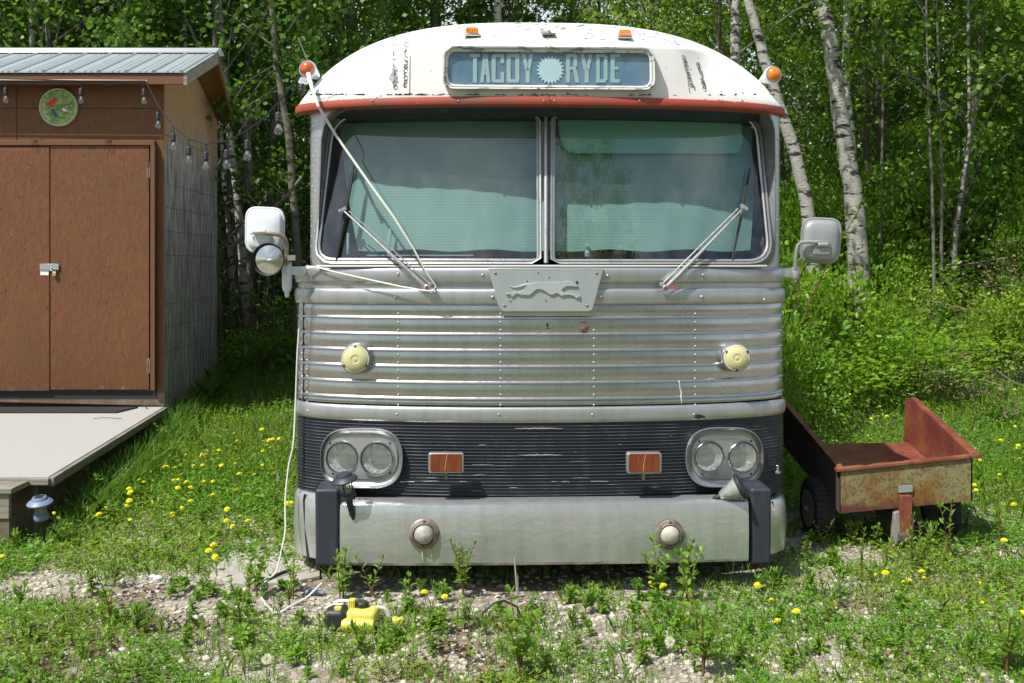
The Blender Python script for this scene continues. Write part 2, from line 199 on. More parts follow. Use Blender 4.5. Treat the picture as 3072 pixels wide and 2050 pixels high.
# ------------------------------------------------------------------ object helpers
WM = {}
def empty(name, loc, label, cat, group=None, rz=0.):
    o = bpy.data.objects.new(name, None); COL.objects.link(o); o.location = loc; o.rotation_euler = (0, 0, rz); o.empty_display_size = .2
    o['label'] = label; o['category'] = cat
    if group: o['group'] = group
    WM[o.name] = (Matrix.Translation(Vector(loc)) @ Matrix.Rotation(rz, 4, 'Z')); return o
def tag(o, label, cat, group=None):
    o['label'] = label; o['category'] = cat
    if group: o['group'] = group
    return o
class MB:
    def __init__(s): s.v = []; s.f = []
    def add(s, V, Fc):
        n = len(s.v); s.v += [tuple(p) for p in V]; s.f += [tuple(i+n for i in f) for f in Fc]; return s
    def box(s, c, d, rot=None):
        V = [Vector((sx*d[0]/2, sy*d[1]/2, sz*d[2]/2)) for sz in (-1, 1) for sy in (-1, 1) for sx in (-1, 1)]
        if rot is not None: V = [rot @ p for p in V]
        V = [p+Vector(c) for p in V]
        return s.add(V, [(0, 2, 3, 1), (4, 5, 7, 6), (0, 1, 5, 4), (2, 6, 7, 3), (0, 4, 6, 2), (1, 3, 7, 5)])
    def hexa(s, P): return s.add(P, [(0, 3, 2, 1), (4, 5, 6, 7), (0, 1, 5, 4), (1, 2, 6, 5), (2, 3, 7, 6), (3, 0, 4, 7)])
    def tube(s, pts, r, n=8, closed=False, caps=True):
        P = [Vector(p) for p in pts]; m = len(P); rr = r if hasattr(r, '__len__') else [r]*m
        V = []; up = None
        for i in range(m):
            a = P[(i-1) % m] if (closed or i > 0) else P[i]; b = P[(i+1) % m] if (closed or i < m-1) else P[i]
            t = (b-a).normalized() if (b-a).length > 1e-9 else Vector((0, 0, 1))
            if up is None:
                up = Vector((0, 0, 1)) if abs(t.z) < .9 else Vector((1, 0, 0))
            x = (up - t*up.dot(t)); x = x.normalized() if x.length > 1e-6 else t.orthogonal().normalized(); up = x; y = t.cross(x)
            for k in range(n):
                an = 2*math.pi*k/n; V.append(P[i]+(x*math.cos(an)+y*math.sin(an))*rr[i])
        Fc = []
        for i in range(m if closed else m-1):
            j = (i+1) % m
            for k in range(n): Fc.append((i*n+k, i*n+(k+1) % n, j*n+(k+1) % n, j*n+k))
        if caps and not closed: Fc.append(tuple(range(n))[::-1]); Fc.append(tuple((m-1)*n+k for k in range(n)))
        return s.add(V, Fc)
    def lathe(s, prof, c, axis=(0, 0, 1), n=28, sy=1.0, cap=True):
        a = Vector(axis).normalized(); x = a.orthogonal().normalized() if abs(a.z) > .95 else Vector((0, 0, 1)).cross(a).normalized(); y = a.cross(x); c = Vector(c)
        V = []
        for r, h in prof:
            for k in range(n):
                t = 2*math.pi*k/n; V.append(c+a*h+(x*math.cos(t)+y*math.sin(t)*sy)*r)
        Fc = [(i*n+k, i*n+(k+1) % n, (i+1)*n+(k+1) % n, (i+1)*n+k) for i in range(len(prof)-1) for k in range(n)]
        if cap and prof[0][0] > 1e-5: Fc.append(tuple(range(n))[::-1])
        if cap and prof[-1][0] > 1e-5: Fc.append(tuple((len(prof)-1)*n+k for k in range(n)))
        return s.add(V, Fc)
    def plate(s, P, off):
        n = len(P); off = Vector(off); Q = [Vector(p)+off for p in P]
        return s.add([Vector(p) for p in P]+Q, [tuple(range(n)), tuple(range(2*n-1, n-1, -1))]+[(i, i+n, (i+1) % n+n, (i+1) % n) for i in range(n)])
    def grid(s, rows, closed=False):
        m = len(rows[0]); V = [p for r in rows for p in r]
        Fc = [(i*m+j, i*m+(j+1) % m, (i+1)*m+(j+1) % m, (i+1)*m+j) for i in range(len(rows)-1) for j in range(m if closed else m-1)]
        return s.add(V, Fc)
    def build(s, name, m, parent=None, smooth=35, bevel=0, world=False, base=None, solid=0, segs=2):
        V = [Vector(p) for p in s.v]
        if world and parent is not None: I = root_m(parent).inverted(); V = [I @ p for p in V]
        if base is not None: V = [p-Vector(base) for p in V]
        me = bpy.data.meshes.new(name); me.from_pydata([tuple(p) for p in V], [], s.f); me.validate(); me.update()
        bm = bmesh.new(); bm.from_mesh(me); bmesh.ops.recalc_face_normals(bm, faces=bm.faces)
        bm.to_mesh(me); bm.free()
        if m: me.materials.append(m)
        if smooth: me.shade_smooth(); me.set_sharp_from_angle(angle=R(smooth))
        o = bpy.data.objects.new(name, me); COL.objects.link(o)
        if base is not None: o.location = base
        if parent is not None: o.parent = parent
        if solid: md = o.modifiers.new('solid', 'SOLIDIFY'); md.thickness = solid
        if bevel: md = o.modifiers.new('bevel', 'BEVEL'); md.width = bevel; md.segments = segs; md.limit_method = 'ANGLE'; md.angle_limit = R(40)
        return o
def root_m(o):
    while o.parent is not None: o = o.parent
    return WM[o.name]
def wp(px, py, Y): return Vector(((px-CX)*Y/F, Y, H-(py-HZ)*Y/F))
def npmesh(name, V, loops, sizes, m, parent=None, smooth=False):
    me = bpy.data.meshes.new(name); V = np.asarray(V, np.float32); loops = np.asarray(loops, np.int32).ravel(); sizes = np.asarray(sizes, np.int32)
    me.vertices.add(len(V)); me.vertices.foreach_set('co', V.ravel()); me.loops.add(len(loops)); me.loops.foreach_set('vertex_index', loops)
    me.polygons.add(len(sizes)); me.polygons.foreach_set('loop_start', np.concatenate([[0], np.cumsum(sizes)[:-1]]).astype(np.int32))
    me.update(calc_edges=True); me.validate()
    if smooth: me.shade_smooth()
    if m: me.materials.append(m)
    o = bpy.data.objects.new(name, me); COL.objects.link(o)
    if parent is not None: o.parent = parent
    return o
def norm(a): return a/np.maximum(np.linalg.norm(a, axis=1, keepdims=True), 1e-9)
def leaves(P, D, N, Ln, Wd, fold=.25, shape='fold', droop=0.):
    """arrays -> verts, loops, sizes ; each leaf = 2 quads (fold) or 1 quad"""
    n = len(P); D = norm(D); S = norm(np.cross(D, N)); N = np.cross(S, D); Ln = np.broadcast_to(Ln, n)[:, None]; Wd = np.broadcast_to(Wd, n)[:, None]
    if shape == 'quad':
        V = np.stack([P, P+D*Ln*.5+S*Wd*.5, P+D*Ln, P+D*Ln*.5-S*Wd*.5], 1).reshape(-1, 3)
        return V, (np.arange(n)[:, None]*4+np.arange(4)).ravel(), np.full(n, 4)
    up = N*Wd*fold; dr = np.array([0, 0, -1.])*Ln*droop
    V = np.stack([P, P+D*Ln*.32+S*Wd*.5+up, P+D*Ln*.72+S*Wd*.36+up+dr*.5, P+D*Ln+dr, P+D*Ln*.72-S*Wd*.36+up+dr*.5, P+D*Ln*.32-S*Wd*.5+up], 1).reshape(-1, 3)
    idx = np.array([0, 1, 2, 3, 0, 3, 4, 5]); return V, (np.arange(n)[:, None]*6+idx).ravel(), np.full(2*n, 4)
def cat(parts):
    V = []; Lp = []; S = []; k = 0
    for v, l, s in parts: V.append(v); Lp.append(l+k); S.append(s); k += len(v)
    return np.concatenate(V), np.concatenate(Lp), np.concatenate(S)
def rdir(n, rng): return norm(rng.normal(size=(n, 3)))
_g = np.random.default_rng(3).random((64, 64))
def vnoise(x, y, s):
    x = np.asarray(x, float)*s+100; y = np.asarray(y, float)*s+100; xi = np.floor(x).astype(int); yi = np.floor(y).astype(int); fx = x-xi; fy = y-yi
    fx = fx*fx*(3-2*fx); fy = fy*fy*(3-2*fy); g = lambda a, b: _g[a % 64, b % 64]
    return (g(xi, yi)*(1-fx)+g(xi+1, yi)*fx)*(1-fy)+(g(xi, yi+1)*(1-fx)+g(xi+1, yi+1)*fx)*fy
def sst(a, b, x): t = np.clip((np.asarray(x, float)-a)/(b-a), 0, 1); return t*t*(3-2*t)
def zg(x, y):
    x = np.asarray(x, float); y = np.asarray(y, float)
    r = .42*sst(6.4, 12, y)+1.05*sst(7.5, 14.5, y)*sst(1.8, 5.5, x)
    r = r*sst(1.2, 2.1, np.abs(x-.12)+np.where(y > 15.5, 3, 0))
    return r+(vnoise(x, y, 1.3)-.5)*.05*sst(.2, 3, np.abs(y-4.8))+(vnoise(x, y, 5)-.5)*.018
def zgf(x, y): return float(zg(x, y))
def gpt(px, py, h=0.):
    """ground point seen at the pixel, for a thing whose seen point stands h above the ground"""
    lo, hi = 2.5, 40.
    for _ in range(60):
        m = (lo+hi)/2; p = wp(px, py, m)
        if p.z > zgf(p.x, p.y)+h: lo = m
        else: hi = m
    p = wp(px, py, lo); return Vector((p.x, p.y, zgf(p.x, p.y)))

# ------------------------------------------------------------------ ground
def make_ground():
    xs = np.unique(np.concatenate([np.linspace(-60, -8, 20), np.linspace(-8, 8, 230), np.linspace(8, 60, 20)]))
    ys = np.unique(np.concatenate([np.linspace(-60, 2, 20), np.linspace(2, 9, 140), np.linspace(9, 30, 80), np.linspace(30, 120, 20)]))
    X, Y = np.meshgrid(xs, ys); Z = zg(X, Y); near = sst(9, 7, np.abs(X))*sst(9, 7, Y)*sst(2, 3, Y)
    Z = Z+near*(RNG.random(X.shape)-.5)*.008
    V = np.stack([X, Y, Z], -1).reshape(-1, 3); nx = len(xs); i, j = np.meshgrid(np.arange(len(ys)-1), np.arange(nx-1), indexing='ij'); a = (i*nx+j).ravel()
    lp = np.stack([a, a+1, a+nx+1, a+nx], 1)
    o = npmesh('ground', V, lp, np.full(len(lp), 4), GROUND, smooth=True); o['kind'] = 'structure'
make_ground()

# ------------------------------------------------------------------ the bus
BX, BY, BA = .165, 4.80, R(2.0); W_, D_ = 1.245, .33
bus = empty('bus', (BX, BY, 0), 'vintage silver bus with white roof, red visor band and two-pane windshield parked on gravel', 'bus', None, BA)
BM = WM['bus']; BI = BM.inverted()
def g(u, z=0): t = min(abs(u)/W_, 1); return D_*(1-math.sqrt(max(0, 1-t**2.2)))
CO = BI @ Vector((0, 0, H))
def S(px, py, off=0., f=g):
    d = BI.to_3x3() @ Vector(((px-CX)/F, 1, -(py-HZ)/F)); lo, hi = 2., 9.
    for _ in range(50):
        m = (lo+hi)/2; p = CO+d*m
        if p.y < f(p.x, p.z)+off: lo = m
        else: hi = m
    return CO+d*lo
def zc(py, off=0.): return H-(py-HZ)*(BY+off)/F
def curve(n=97, ext=True, a0=-90, a1=90, WW=W_, DD=D_):
    P = []
    for i in range(n):
        th = R(a0+(a1-a0)*i/(n-1)); s = math.sin(th); u = WW*math.copysign(abs(s)**(1/1.1), s); v = DD*(1-math.cos(th)); P.append((u, v))
    N = []
    for i in range(n):
        a = P[max(i-1, 0)]; b = P[min(i+1, n-1)]; t = Vector((b[0]-a[0], b[1]-a[1])).normalized(); N.append((t.y, -t.x))
    if ext:
        P = [(-WW, 9.), (-WW, 3.), (-WW, DD+.3)]+P+[(WW, DD+.3), (WW, 3.), (WW, 9.)]; N = [(-1, 0)]*3+N+[(1, 0)]*3
    return P, N
PC, NC = curve()
def skin(name, prof, m, P=None, N=None, parent=bus, smooth=40):
    P = P or PC; N = N or NC; mb = MB()
    mb.grid([[Vector((p[0]+n[0]*o, p[1]+n[1]*o, z)) for p, n in zip(P, N)] for z, o in prof]); return mb.build(name, m, parent, smooth)
# corrugated aluminium
ribs = [954, 1003, 1051.5, 1100, 1148.5, 1197]; prof = [(zc(915), 0.)]
edges = [917]+ribs+[1222]
for i in range(len(edges)-1):
    y0 = edges[i]+(5.5 if i else 0); y1 = edges[i+1]-5.5
    for k in range(7):
        t = k/6; prof.append((zc(y0+(y1-y0)*t), .001+.0035*math.sin(math.pi*t)))
    if i < len(ribs):
        for dy_, o_ in ((-5.5, .002), (-4.2, .004), (-2, .0064), (.5, .0080), (2.8, .0086), (4, .0078), (4.8, .005), (5.2, .0015)): prof.append((zc(ribs[i]+dy_), o_))
fp = skin('corrugated_front_panel', prof, AL)
def belt(name, ya, yb, pr, m=AL2, **k):
    pf = [(zc(ya), 0)]+[(zc(ya+(yb-ya)*(1-math.cos(math.pi*t/14))/2), pr*math.sin(math.pi*t/14)**.55) for t in range(1, 14)]+[(zc(yb), 0)]
    return skin(name, pf, m, **k)
belt('upper_belt_moulding', 803, 851, .018); belt('lower_belt_moulding', 867, 916, .018); skin('belt_gap_strip', [(zc(851), .001), (zc(867), .001)], AL2)
belt('base_moulding', 1221, 1269, .019)
pf = [(zc(1267), 0.)]; y = 1271
while y < 1512:
    for t, o in ((0, 0.), (.62, .0005), (.72, .0048), (.86, .0048), (1, 0.)): pf.append((zc(y+9.85*t), o))
    y += 9.85
skin('ribbed_black_panel', pf, NAVY, smooth=20)
mb = MB(); y = 1271; k = 0
while y < 1510:
    o_ = -.0052; mb.tube([Vector((p_[0]+n_[0]*-o_, p_[1]+n_[1]*-o_, zc(y+7.8)+.0005)) for p_, n_ in zip(PC[3:-3], NC[3:-3])], .0007 if k % 3 else .0011, 4); y += 9.85; k += 1
mb.build('worn_rib_edges', mat('worn_rib_edge', (.06, .068, .085), .5, 0, layers=[dict(s=7, lo=.50, hi=.66, c=(.26, .27, .29), a=.8)]), bus)
skin('lower_body_shell', [(zc(1512), 0), (zc(1512), -.05), (.16, -.05)], DARK)
# rivets
def rivets(name, pts, r=.0062, m=AL2, parent=bus, h=.0045):
    o = MB().lathe([(r, 0), (r*.9, h*.6), (r*.45, h), (0, h*1.02)], (0, 0, 0), (0, -1, 0), 8).build(name, m, parent, 60); o.location = pts[0]
    for p in pts[1:]: c = o.copy(); COL.objects.link(c); c.location = p; c.parent = parent
rp_ = []
for cxp in (1195, 1502, 1782, 2086):
    for e in range(len(edges)-1):
        y0, y1 = edges[e], edges[e+1]
        for yy in ((y0+13, y1-12) if e not in (0, len(edges)-2) else ((942,) if e == 0 else (1215,))): rp_.append(S(cxp+(0 if cxp != 1782 else 0), yy, -.003))
    rp_.append(S(cxp-5, 1244, -.019))
for e in range(len(edges)-1):
    for yy in (edges[e]+9, edges[e]+30): rp_ += [S(906, yy, -.003), S(921, yy, -.003)]
rivets('rivet', rp_)
rivets('belt_screw', [S(a, b, -.018) for a, b in ((975, 822), (1194, 823), (1448, 826), (1823, 828), (2109, 826), (1187, 892), (1478, 892), (1803, 891), (2105, 891), (922, 888), (2293, 900), (924, 1233), (901, 1233), (2330, 1232))], .0085, AL2, bus, .006)
mb = MB()
mb.tube([S(911, yy, -.004) for yy in range(868, 1500, 12)], .0042, 6); mb.build('door_seam', BLACK, bus)
# peeled paint and blemishes on the front
mb = MB()
mb.plate([S(x, y, -.0215) for x, y in ((2086, 1248), (2092, 1243), (2104, 1245), (2116, 1250), (2115, 1256), (2106, 1254), (2097, 1258), (2086, 1256))], (0, .004, 0)); mb.build('paint_chip', NAVY, bus, 0)
mb = MB()
for a, b, y0 in ((1545, 1688, 1286.5), (1555, 1687, 1366)):
    P = [S(a+(b-a)*t/14, y0+random.uniform(-1, 1), -.0062) for t in range(15)]; mb.tube(P, [.0012+.0022*math.sin(math.pi*t/14) for t in range(15)], 5)
for a, b, y0 in ((1655, 1670, 1446), (1686, 1708, 1446), (1772, 1825, 1445), (1200, 1243, 1446), (1380, 1400, 1446)): mb.tube([S(a, y0, -.006), S((a+b)/2, y0-.8, -.006), S(b, y0, -.006)], .0016, 5)
for k_ in range(16):
    a = random.uniform(935, 2320); l_ = random.uniform(8, 70); yy = 1286.5+9.85*random.randrange(0, 22); mb.tube([S(a, yy, -.0055), S(a+l_/2, yy-.3, -.0058), S(a+l_, yy, -.0055)], [.0003, random.uniform(.0005, .0012), .0003], 4)
mb.build('scraped_rib', FRAME, bus)
mb = MB(); mb.tube([S(2037, 1144, -.012), S(2039, 1160, -.006), S(2044, 1178, -.006), S(2043, 1190, -.008), S(2045, 1212, -.006)], [.005, .0035, .003, .0045, .001], 6); mb.build('paint_drip', PLASTW, bus)
# keyhole and rusty disc
mb = MB(); c = S(1642, 975, -.005); mb.lathe([(.0075, 0), (.0075, .002), (0, .002)], c, (0, -1, 0), 14); mb.box((c.x, c.y-.001, c.z-.013), (.006, .002, .018)); mb.build('keyhole', BLACK, bus)
mb = MB(); mb.lathe([(.0255, 0), (.0255, .004), (.022, .006), (0, .0065)], S(1752, 981, -.003), (0, -1, 0), 24); mb.build('rusty_cover_disc', mat('rust_disc', (.13, .06, .05), .75, layers=[dict(s=60, lo=.45, hi=.6, c=(.2, .13, .11))], bump=(90, .5, .003)), bus)
# badge with running dog
def poly(pts, off=0., f=g): return [S(x, y, off, f) for x, y in pts]
bz = -.036; bf = lambda u, z=0: 0.004
mb = MB(); mb.plate(poly([(1464, 804.5), (1811, 804.5), (1780, 922), (1776, 930), (1766, 935), (1512, 935), (1502, 931), (1497, 922)], bz, bf), (0, .03, 0)); badge = mb.build('badge_plate', BADGE, bus, 30, .002)
dz = lambda L: [(1450+x/6.184, 780+y/6.184) for x, y in L]
dog = [(870, 450), (940, 425), (1000, 412), (1200, 420), (1440, 412), (1530, 400), (1580, 392), (1650, 405), (1672, 430), (1705, 450), (1762, 480), (1720, 502), (1640, 492), (1560, 487), (1500, 512), (1468, 545), (1455, 565), (1482, 600), (1560, 616), (1660, 630), (1720, 652), (1800, 663), (1808, 682), (1765, 690), (1742, 715), (1712, 708), (1682, 672), (1600, 652), (1500, 657), (1450, 672), (1420, 652), (1380, 617), (1340, 622), (1300, 645), (1240, 650), (1190, 612), (1120, 567), (1040, 540), (980, 552), (920, 602), (860, 655), (800, 657), (700, 652), (620, 627), (580, 652), (540, 687), (507, 675), (530, 645), (560, 635), (480, 642), (430, 647), (410, 626), (440, 606), (500, 622), (570, 598), (600, 583), (640, 602), (700, 588), (740, 570), (790, 500), (835, 462)]
mb = MB(); mb.plate(poly(dz(dog), bz-.008, bf), (0, .009, 0)); dogo = mb.build('running_dog_relief', DOGM, badge, 0, .0035, segs=2)
mb = MB(); mb.tube(poly(dz([(870, 448), (780, 462), (700, 485), (620, 505), (550, 508), (498, 487)]), bz-.002, bf), [.006, .0055, .005, .0045, .004, .002], 6); mb.tube(poly(dz([(1330, 540), (1345, 600)]), bz-.006, bf), .0022, 5); mb.tube(poly(dz([(1420, 500), (1460, 560)]), bz-.006, bf), .002, 5)
mb.build('dog_tail_relief', DOGM, badge)
mb = MB()
for x, y, r in ((1020, 240, .0028), (1222, 330, .0028), (815, 398, .003), (1738, 420, .0065), (505, 770, .003), (1160, 760, .0032), (1808, 767, .003)):
    p = poly(dz([(x, y)]), bz-.0006, bf)[0]; mb.lathe([(r*1.1, 0), (r*1.1, .0012), (0, .0012)], p, (0, -1, 0), 10)
mb.build('screw_hole', BLACK, badge)
rivets('badge_screw', poly(dz([(222, 247), (2098, 247), (392, 850), (1925, 848)]), bz, bf), .0068, RUSTCH, badge, .004)

# ---- windshield
ZT = zc(345); ZB = zc(803)
def vg(u, z): return g(u)*.8+.012+.17*min(max((z-ZB)/(ZT-ZB), 0), 1.15)
def rrect(corners, rads, n=8):
    """corner points (px) clockwise with a radius each"""
    out = []; m = len(corners)
    for i in range(m):
        p = Vector(corners[i]); a = (Vector(corners[i-1])-p).normalized(); b = (Vector(corners[(i+1) % m])-p).normalized(); r = rads[i]
        if r <= 0: out.append(tuple(p)); continue
        q0 = p+a*r; q1 = p+b*r
        for k in range(n+1):
            t = k/n; out.append(tuple((q0*(1-t)**2+p*2*t*(1-t)+q1*t*t)))
    return out
def dens(P, step=30):
    out = []
    for i in range(len(P)):
        a = Vector(P[i]); b = Vector(P[(i+1) % len(P)]); k = max(1, int((b-a).length/step))
        out += [tuple(a+(b-a)*j/k) for j in range(k)]
    return out
paneL = rrect([(1006, 350), (1609, 352), (1610, 777), (956, 774)], [75, 4, 4, 44])
paneR = rrect([(1666, 352), (2262, 352), (2304, 778), (1664, 778)], [4, 62, 60, 4])
frL = rrect([(988, 336), (1624, 338), (1626, 794), (936, 794)], [84, 6, 6, 60]); frR = rrect([(1652, 338), (2282, 338), (2324, 794), (1650, 794)], [6, 72, 76, 6])
def sheet(name, poly2, f, off, m, parent, inset=0):
    P = dens(poly2, 60); c = Vector((sum(p[0] for p in P)/len(P), sum(p[1] for p in P)/len(P))); rows = []
    for s in (1, .97, .9, .8, .66, .5, .33, .16, .0005): rows.append([S(c.x+(p[0]-c.x)*s, c.y+(p[1]-c.y)*s, off, f) for p in P])
    mb = MB(); mb.grid(rows, closed=True); return mb.build(name, m, parent, 180)
for nm, pg, fr in (('left', paneL, frL), ('right', paneR, frR)):
    gp = sheet('windshield_pane', pg, vg, .004, WGLASS, bus)
    mb = MB(); A = dens(pg, 40); n_ = len(A)
    c = Vector((sum(p[0] for p in A)/n_, sum(p[1] for p in A)/n_))
    # frame: strips from glass edge outwards
    B = dens(fr, 40); NN = 140
    def resamp(P, n):
        P = [Vector(p) for p in P]; P = P+[P[0]]; d = [0]
        for i in range(len(P)-1): d.append(d[-1]+(P[i+1]-P[i]).length)
        out = []; j = 0
        for k in range(n):
            t = d[-1]*k/n
            while d[j+1] < t: j += 1
            out.append(P[j]+(P[j+1]-P[j])*((t-d[j])/max(d[j+1]-d[j], 1e-9)))
        return out
    A2 = resamp(pg, NN); B2 = []
    for a in A2:  # nearest outward match
        best = min(resamp(fr, 500) if not B2 else _r, key=lambda q: (q-a).length_squared) if False else None
        B2.append(None)
    _r = resamp(fr, 700); B2 = [min(_r, key=lambda q: (q-a).length_squared) for a in A2]
    rows = []
    for t, o in ((0, .006), (0.02, -.008), (.3, -.014), (.42, -.012), (.45, -.006), (.55, -.006), (.58, -.016), (.85, -.018), (1, -.008), (1, .012)):
        rows.append([S(a.x+(b.x-a.x)*t, a.y+(b.y-a.y)*t, o, vg) for a, b in zip(A2, B2)])
    mb = MB(); mb.grid(rows, closed=True); mb.build('window_frame', FRAME, bus, 40)
mb = MB(); mb.tube([S(1638, y, -.004, vg) for y in range(330, 804, 20)], .011, 8); mb.build('centre_post', FRAME, bus)
mb = MB(); mb.tube([S(1644.5, y, -.013, vg) for y in range(330, 804, 20)], .0035, 6); mb.build('post_gap', BLACK, bus)
mb = MB(); mb.tube([S(x, 799, -.012, vg) for x in range(950, 2325, 25)], .006, 6); mb.build('sill_sealant', CELL, bus)
# pillars (outer skin) and the deep reveal round the glass
def pillar(side, outline):
    zt = zc(316); mb = MB(); mr = MB(); rows = []; rr = []
    pts = [S(x, y, -.002) for y, x in outline]
    pts[-1].z = zt
    fr_ = {-1: frL, 1: frR}[side]
    for p, (py, px) in zip(pts, outline):
        Wp = W_-(.062 if side < 0 else .012); th0 = math.asin(min(abs(p.x)/Wp, 1)**1.1); row = []
        for k in range(13):
            th = th0+(math.pi/2-th0)*k/12; u = side*Wp*math.sin(th)**(1/1.1); v = D_*(1-math.cos(th)); row.append(Vector((u, v-.0015, p.z)))
        row[0] = p.copy(); row += [Vector((side*Wp, D_+.3, p.z)), Vector((side*Wp, 9, p.z))]; rows.append(row)
    mb.grid(rows); mb.build('corner_pillar', AL2, bus, 60)
    for p, (py, px) in zip(pts, outline):
        t = 1
        # matching point on the frame's outer outline
        cx_ = 1640+side*1; fy = 794-(803-py)*(794-337)/(803-316)
        xs_ = [];
        for i in range(len(fr_)):
            a, b = fr_[i], fr_[(i+1) % len(fr_)]
            if (a[1]-fy)*(b[1]-fy) <= 0 and abs(a[1]-b[1]) > 1e-6: xs_.append(a[0]+(b[0]-a[0])*(fy-a[1])/(b[1]-a[1]))
        fx = (min(xs_) if side < 0 else max(xs_)) if xs_ else px
        q = S(fx-side*3, fy, 0, vg); rr.append([p+Vector((0, .001, 0)), p+(q-p)*.33, p+(q-p)*.66, q])
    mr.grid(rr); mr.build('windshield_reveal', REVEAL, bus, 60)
    return pts
oL = [(804, 1010), (798, 990), (790, 976), (775, 965), (750, 959), (700, 955), (600, 958), (500, 962), (420, 964), (380, 971), (355, 985), (338, 1005), (326, 1040), (316, 1090)]
oR = [(804, 2270), (797, 2300), (785, 2313), (765, 2321), (740, 2325), (700, 2326), (600, 2326), (500, 2325), (420, 2325), (390, 2324), (365, 2318), (345, 2306), (332, 2280), (316, 2220)]
pL = pillar(-1, oL); pR = pillar(1, oR)
mb = MB()
for i in range(30):
    yy = 352+i*15
    for dx in (0, 7): pass
rivets('pillar_rivet', [S(940+(i % 2)*10-i*.25, 350+i*15, -.004) for i in range(30)]+[S(2332+(i % 2)*7, 420+i*24, -.003) for i in range(15)], .0042, AL2, bus, .004)
# soffit under the visor
mb = MB(); rows = []
us = [-1.12+2.24*i/40 for i in range(41)]
rows.append([Vector((u, g(u)-.045, zc(317))) for u in us]); rows.append([Vector((u, g(u)+.03, zc(313))) for u in us]); rows.append([Vector((u, vg(u, ZT)+.0, ZT+.012)) for u in us]); rows.append([Vector((u, vg(u, ZT)+.05, ZT+.0)) for u in us])
mb.grid(rows); mb.build('header_soffit', GUARD, bus, 60)  # dark material puts the deep shade under the visor into the colour
mb = MB(); mb.grid([[Vector((u, vg(u, z)+.001, z)) for u in us] for z in (zc(350, .17), ZT+.02)]); mb.build('header_strip', GUARD, bus)  # same dark material, visor shade painted above the glass
# red visor band
PV, NV = curve(ext=False, a0=-86, a1=86, WW=W_-.034, DD=D_)
vz1, vz0 = zc(290, -.05), zc(314.5, -.05)
prof = [(vz1+.004, -.02), (vz1+.003, .036), (vz1-.002, .045), (vz1-.016, .049), (vz0+.010, .048), (vz0+.002, .045), (vz0, .040), (vz0, -.03)]
visb = skin('red_visor_band', prof, RED, PV, NV)
rivets('band_screw', [S(x, 304, -.054) for x in (1117, 1375, 1632, 1664, 1919, 2166)], .007, RUSTCH, bus, .004)
mb = MB(); mb.tube([S(1647, 288, -.056), S(1649, 303, -.056), S(1645, 318, -.056)], .0018, 5); mb.build('band_joint', BLACK, visb)
# roof dome
RW, RZ, RH, RL = W_-.012, vz1, .53, 1.35
def roofz(u, vp):
    t = min(abs(u)/RW, 1); k = 1-(1-min(vp/RL, 1))**4
    return RZ+RH*(1-t**3.0)**.5*max(k, 0)**.6
ZHs = zc(124)
rows = []; NUu, NQ = 161, 90
for j in range(NQ):
    q = j/(NQ-1); row = []
    for i in range(NUu):
        th = R(-90+180*i/(NUu-1)); s_ = math.sin(th); u = RW*math.copysign(abs(s_)**.9, s_); vp = RL*q**3.2; z = roofz(u, vp)
        zt_ = min(ZHs, RZ+.62*RH*(1-min(abs(u)/RW, 1)**3)**.5); m = float(sst(.90, .64, abs(u)))*float(sst(zt_+.03, zt_-.02, z)); v = g(min(abs(u), W_))-.028+vp*(1-m)+m*(.010*(1+(z-RZ)*.5))
        row.append(Vector((u, v, z)))
    rows.append(row)
rows.append([Vector((p.x, 9., p.z)) for p in rows[-1]])
mb = MB(); mb.grid(rows); roof = mb.build('white_roof_dome', WHITE, bus, 70)
from mathutils.bvhtree import BVHTree
_rb = BVHTree.FromPolygons([v.co[:] for v in roof.data.vertices], [tuple(p.vertices) for p in roof.data.polygons])
def fr_roof(px, py):   # point on the roof seen at the pixel
    d = (BI.to_3x3() @ Vector(((px-CX)/F, 1, -(py-HZ)/F))).normalized(); h = _rb.ray_cast(CO, d); return h[0]
# seams, rivet rings, peeled paint
def roof_tube(pts, r, mb):
    P = [fr_roof(x, y) for x, y in pts]; P = [p-Vector((0, .002, 0)) for p in P if p is not None]
    if len(P) > 1: mb.tube(P, r, 5)
mb = MB(); roof_tube([(1228, 284), (1229, 230), (1230, 170), (1231, 125), (1231, 100)], .0022, mb); roof_tube([(2068, 276), (2062, 230), (2050, 180), (2036, 140), (2014, 106)], .0022, mb)
roof_tube([(1528, 70), (1528, 86), (1570, 89), (1660, 90), (1737, 88), (1745, 70)], .0016, mb)
mb.build('roof_seam', mat('seam_dirt', (.32, .3, .26), .8), roof)
mb = MB(); mk = MB(); rs = random.Random(5)
def ring(mb, p, r, th, frac=1.):
    n = 12; a0 = rs.uniform(0, 6); P = []
    for k in range(int(n*frac)+1):
        a = a0+2*math.pi*k/n; P.append(p+Vector((math.cos(a)*r*rs.uniform(.85, 1.1), -.0015, math.sin(a)*r*1.25)))
    mb.tube(P, th, 4)
for k in range(15):
    for (xa, ya, xb, yb) in ((1186, 262, 1184, 105), (1216, 256, 1221, 102), (2043, 262, 2078, 150) if False else (2077, 264, 2042, 148), (2113, 268, 2086, 170)):
        if (xa > 2000 and k > 11) : continue
        t = k/14; x = xa+(xb-xa)*t+rs.uniform(-1.5, 1.5); y = ya+(yb-ya)*t
        p = fr_roof(x, y)
        if p is not None: ring(mb, p, rs.uniform(.0065, .0098), rs.uniform(.0012, .0026), rs.uniform(.55, 1.))
mb.build('paint_ring_blisters', mat('ring_grey', (.12, .125, .12), .7), roof)
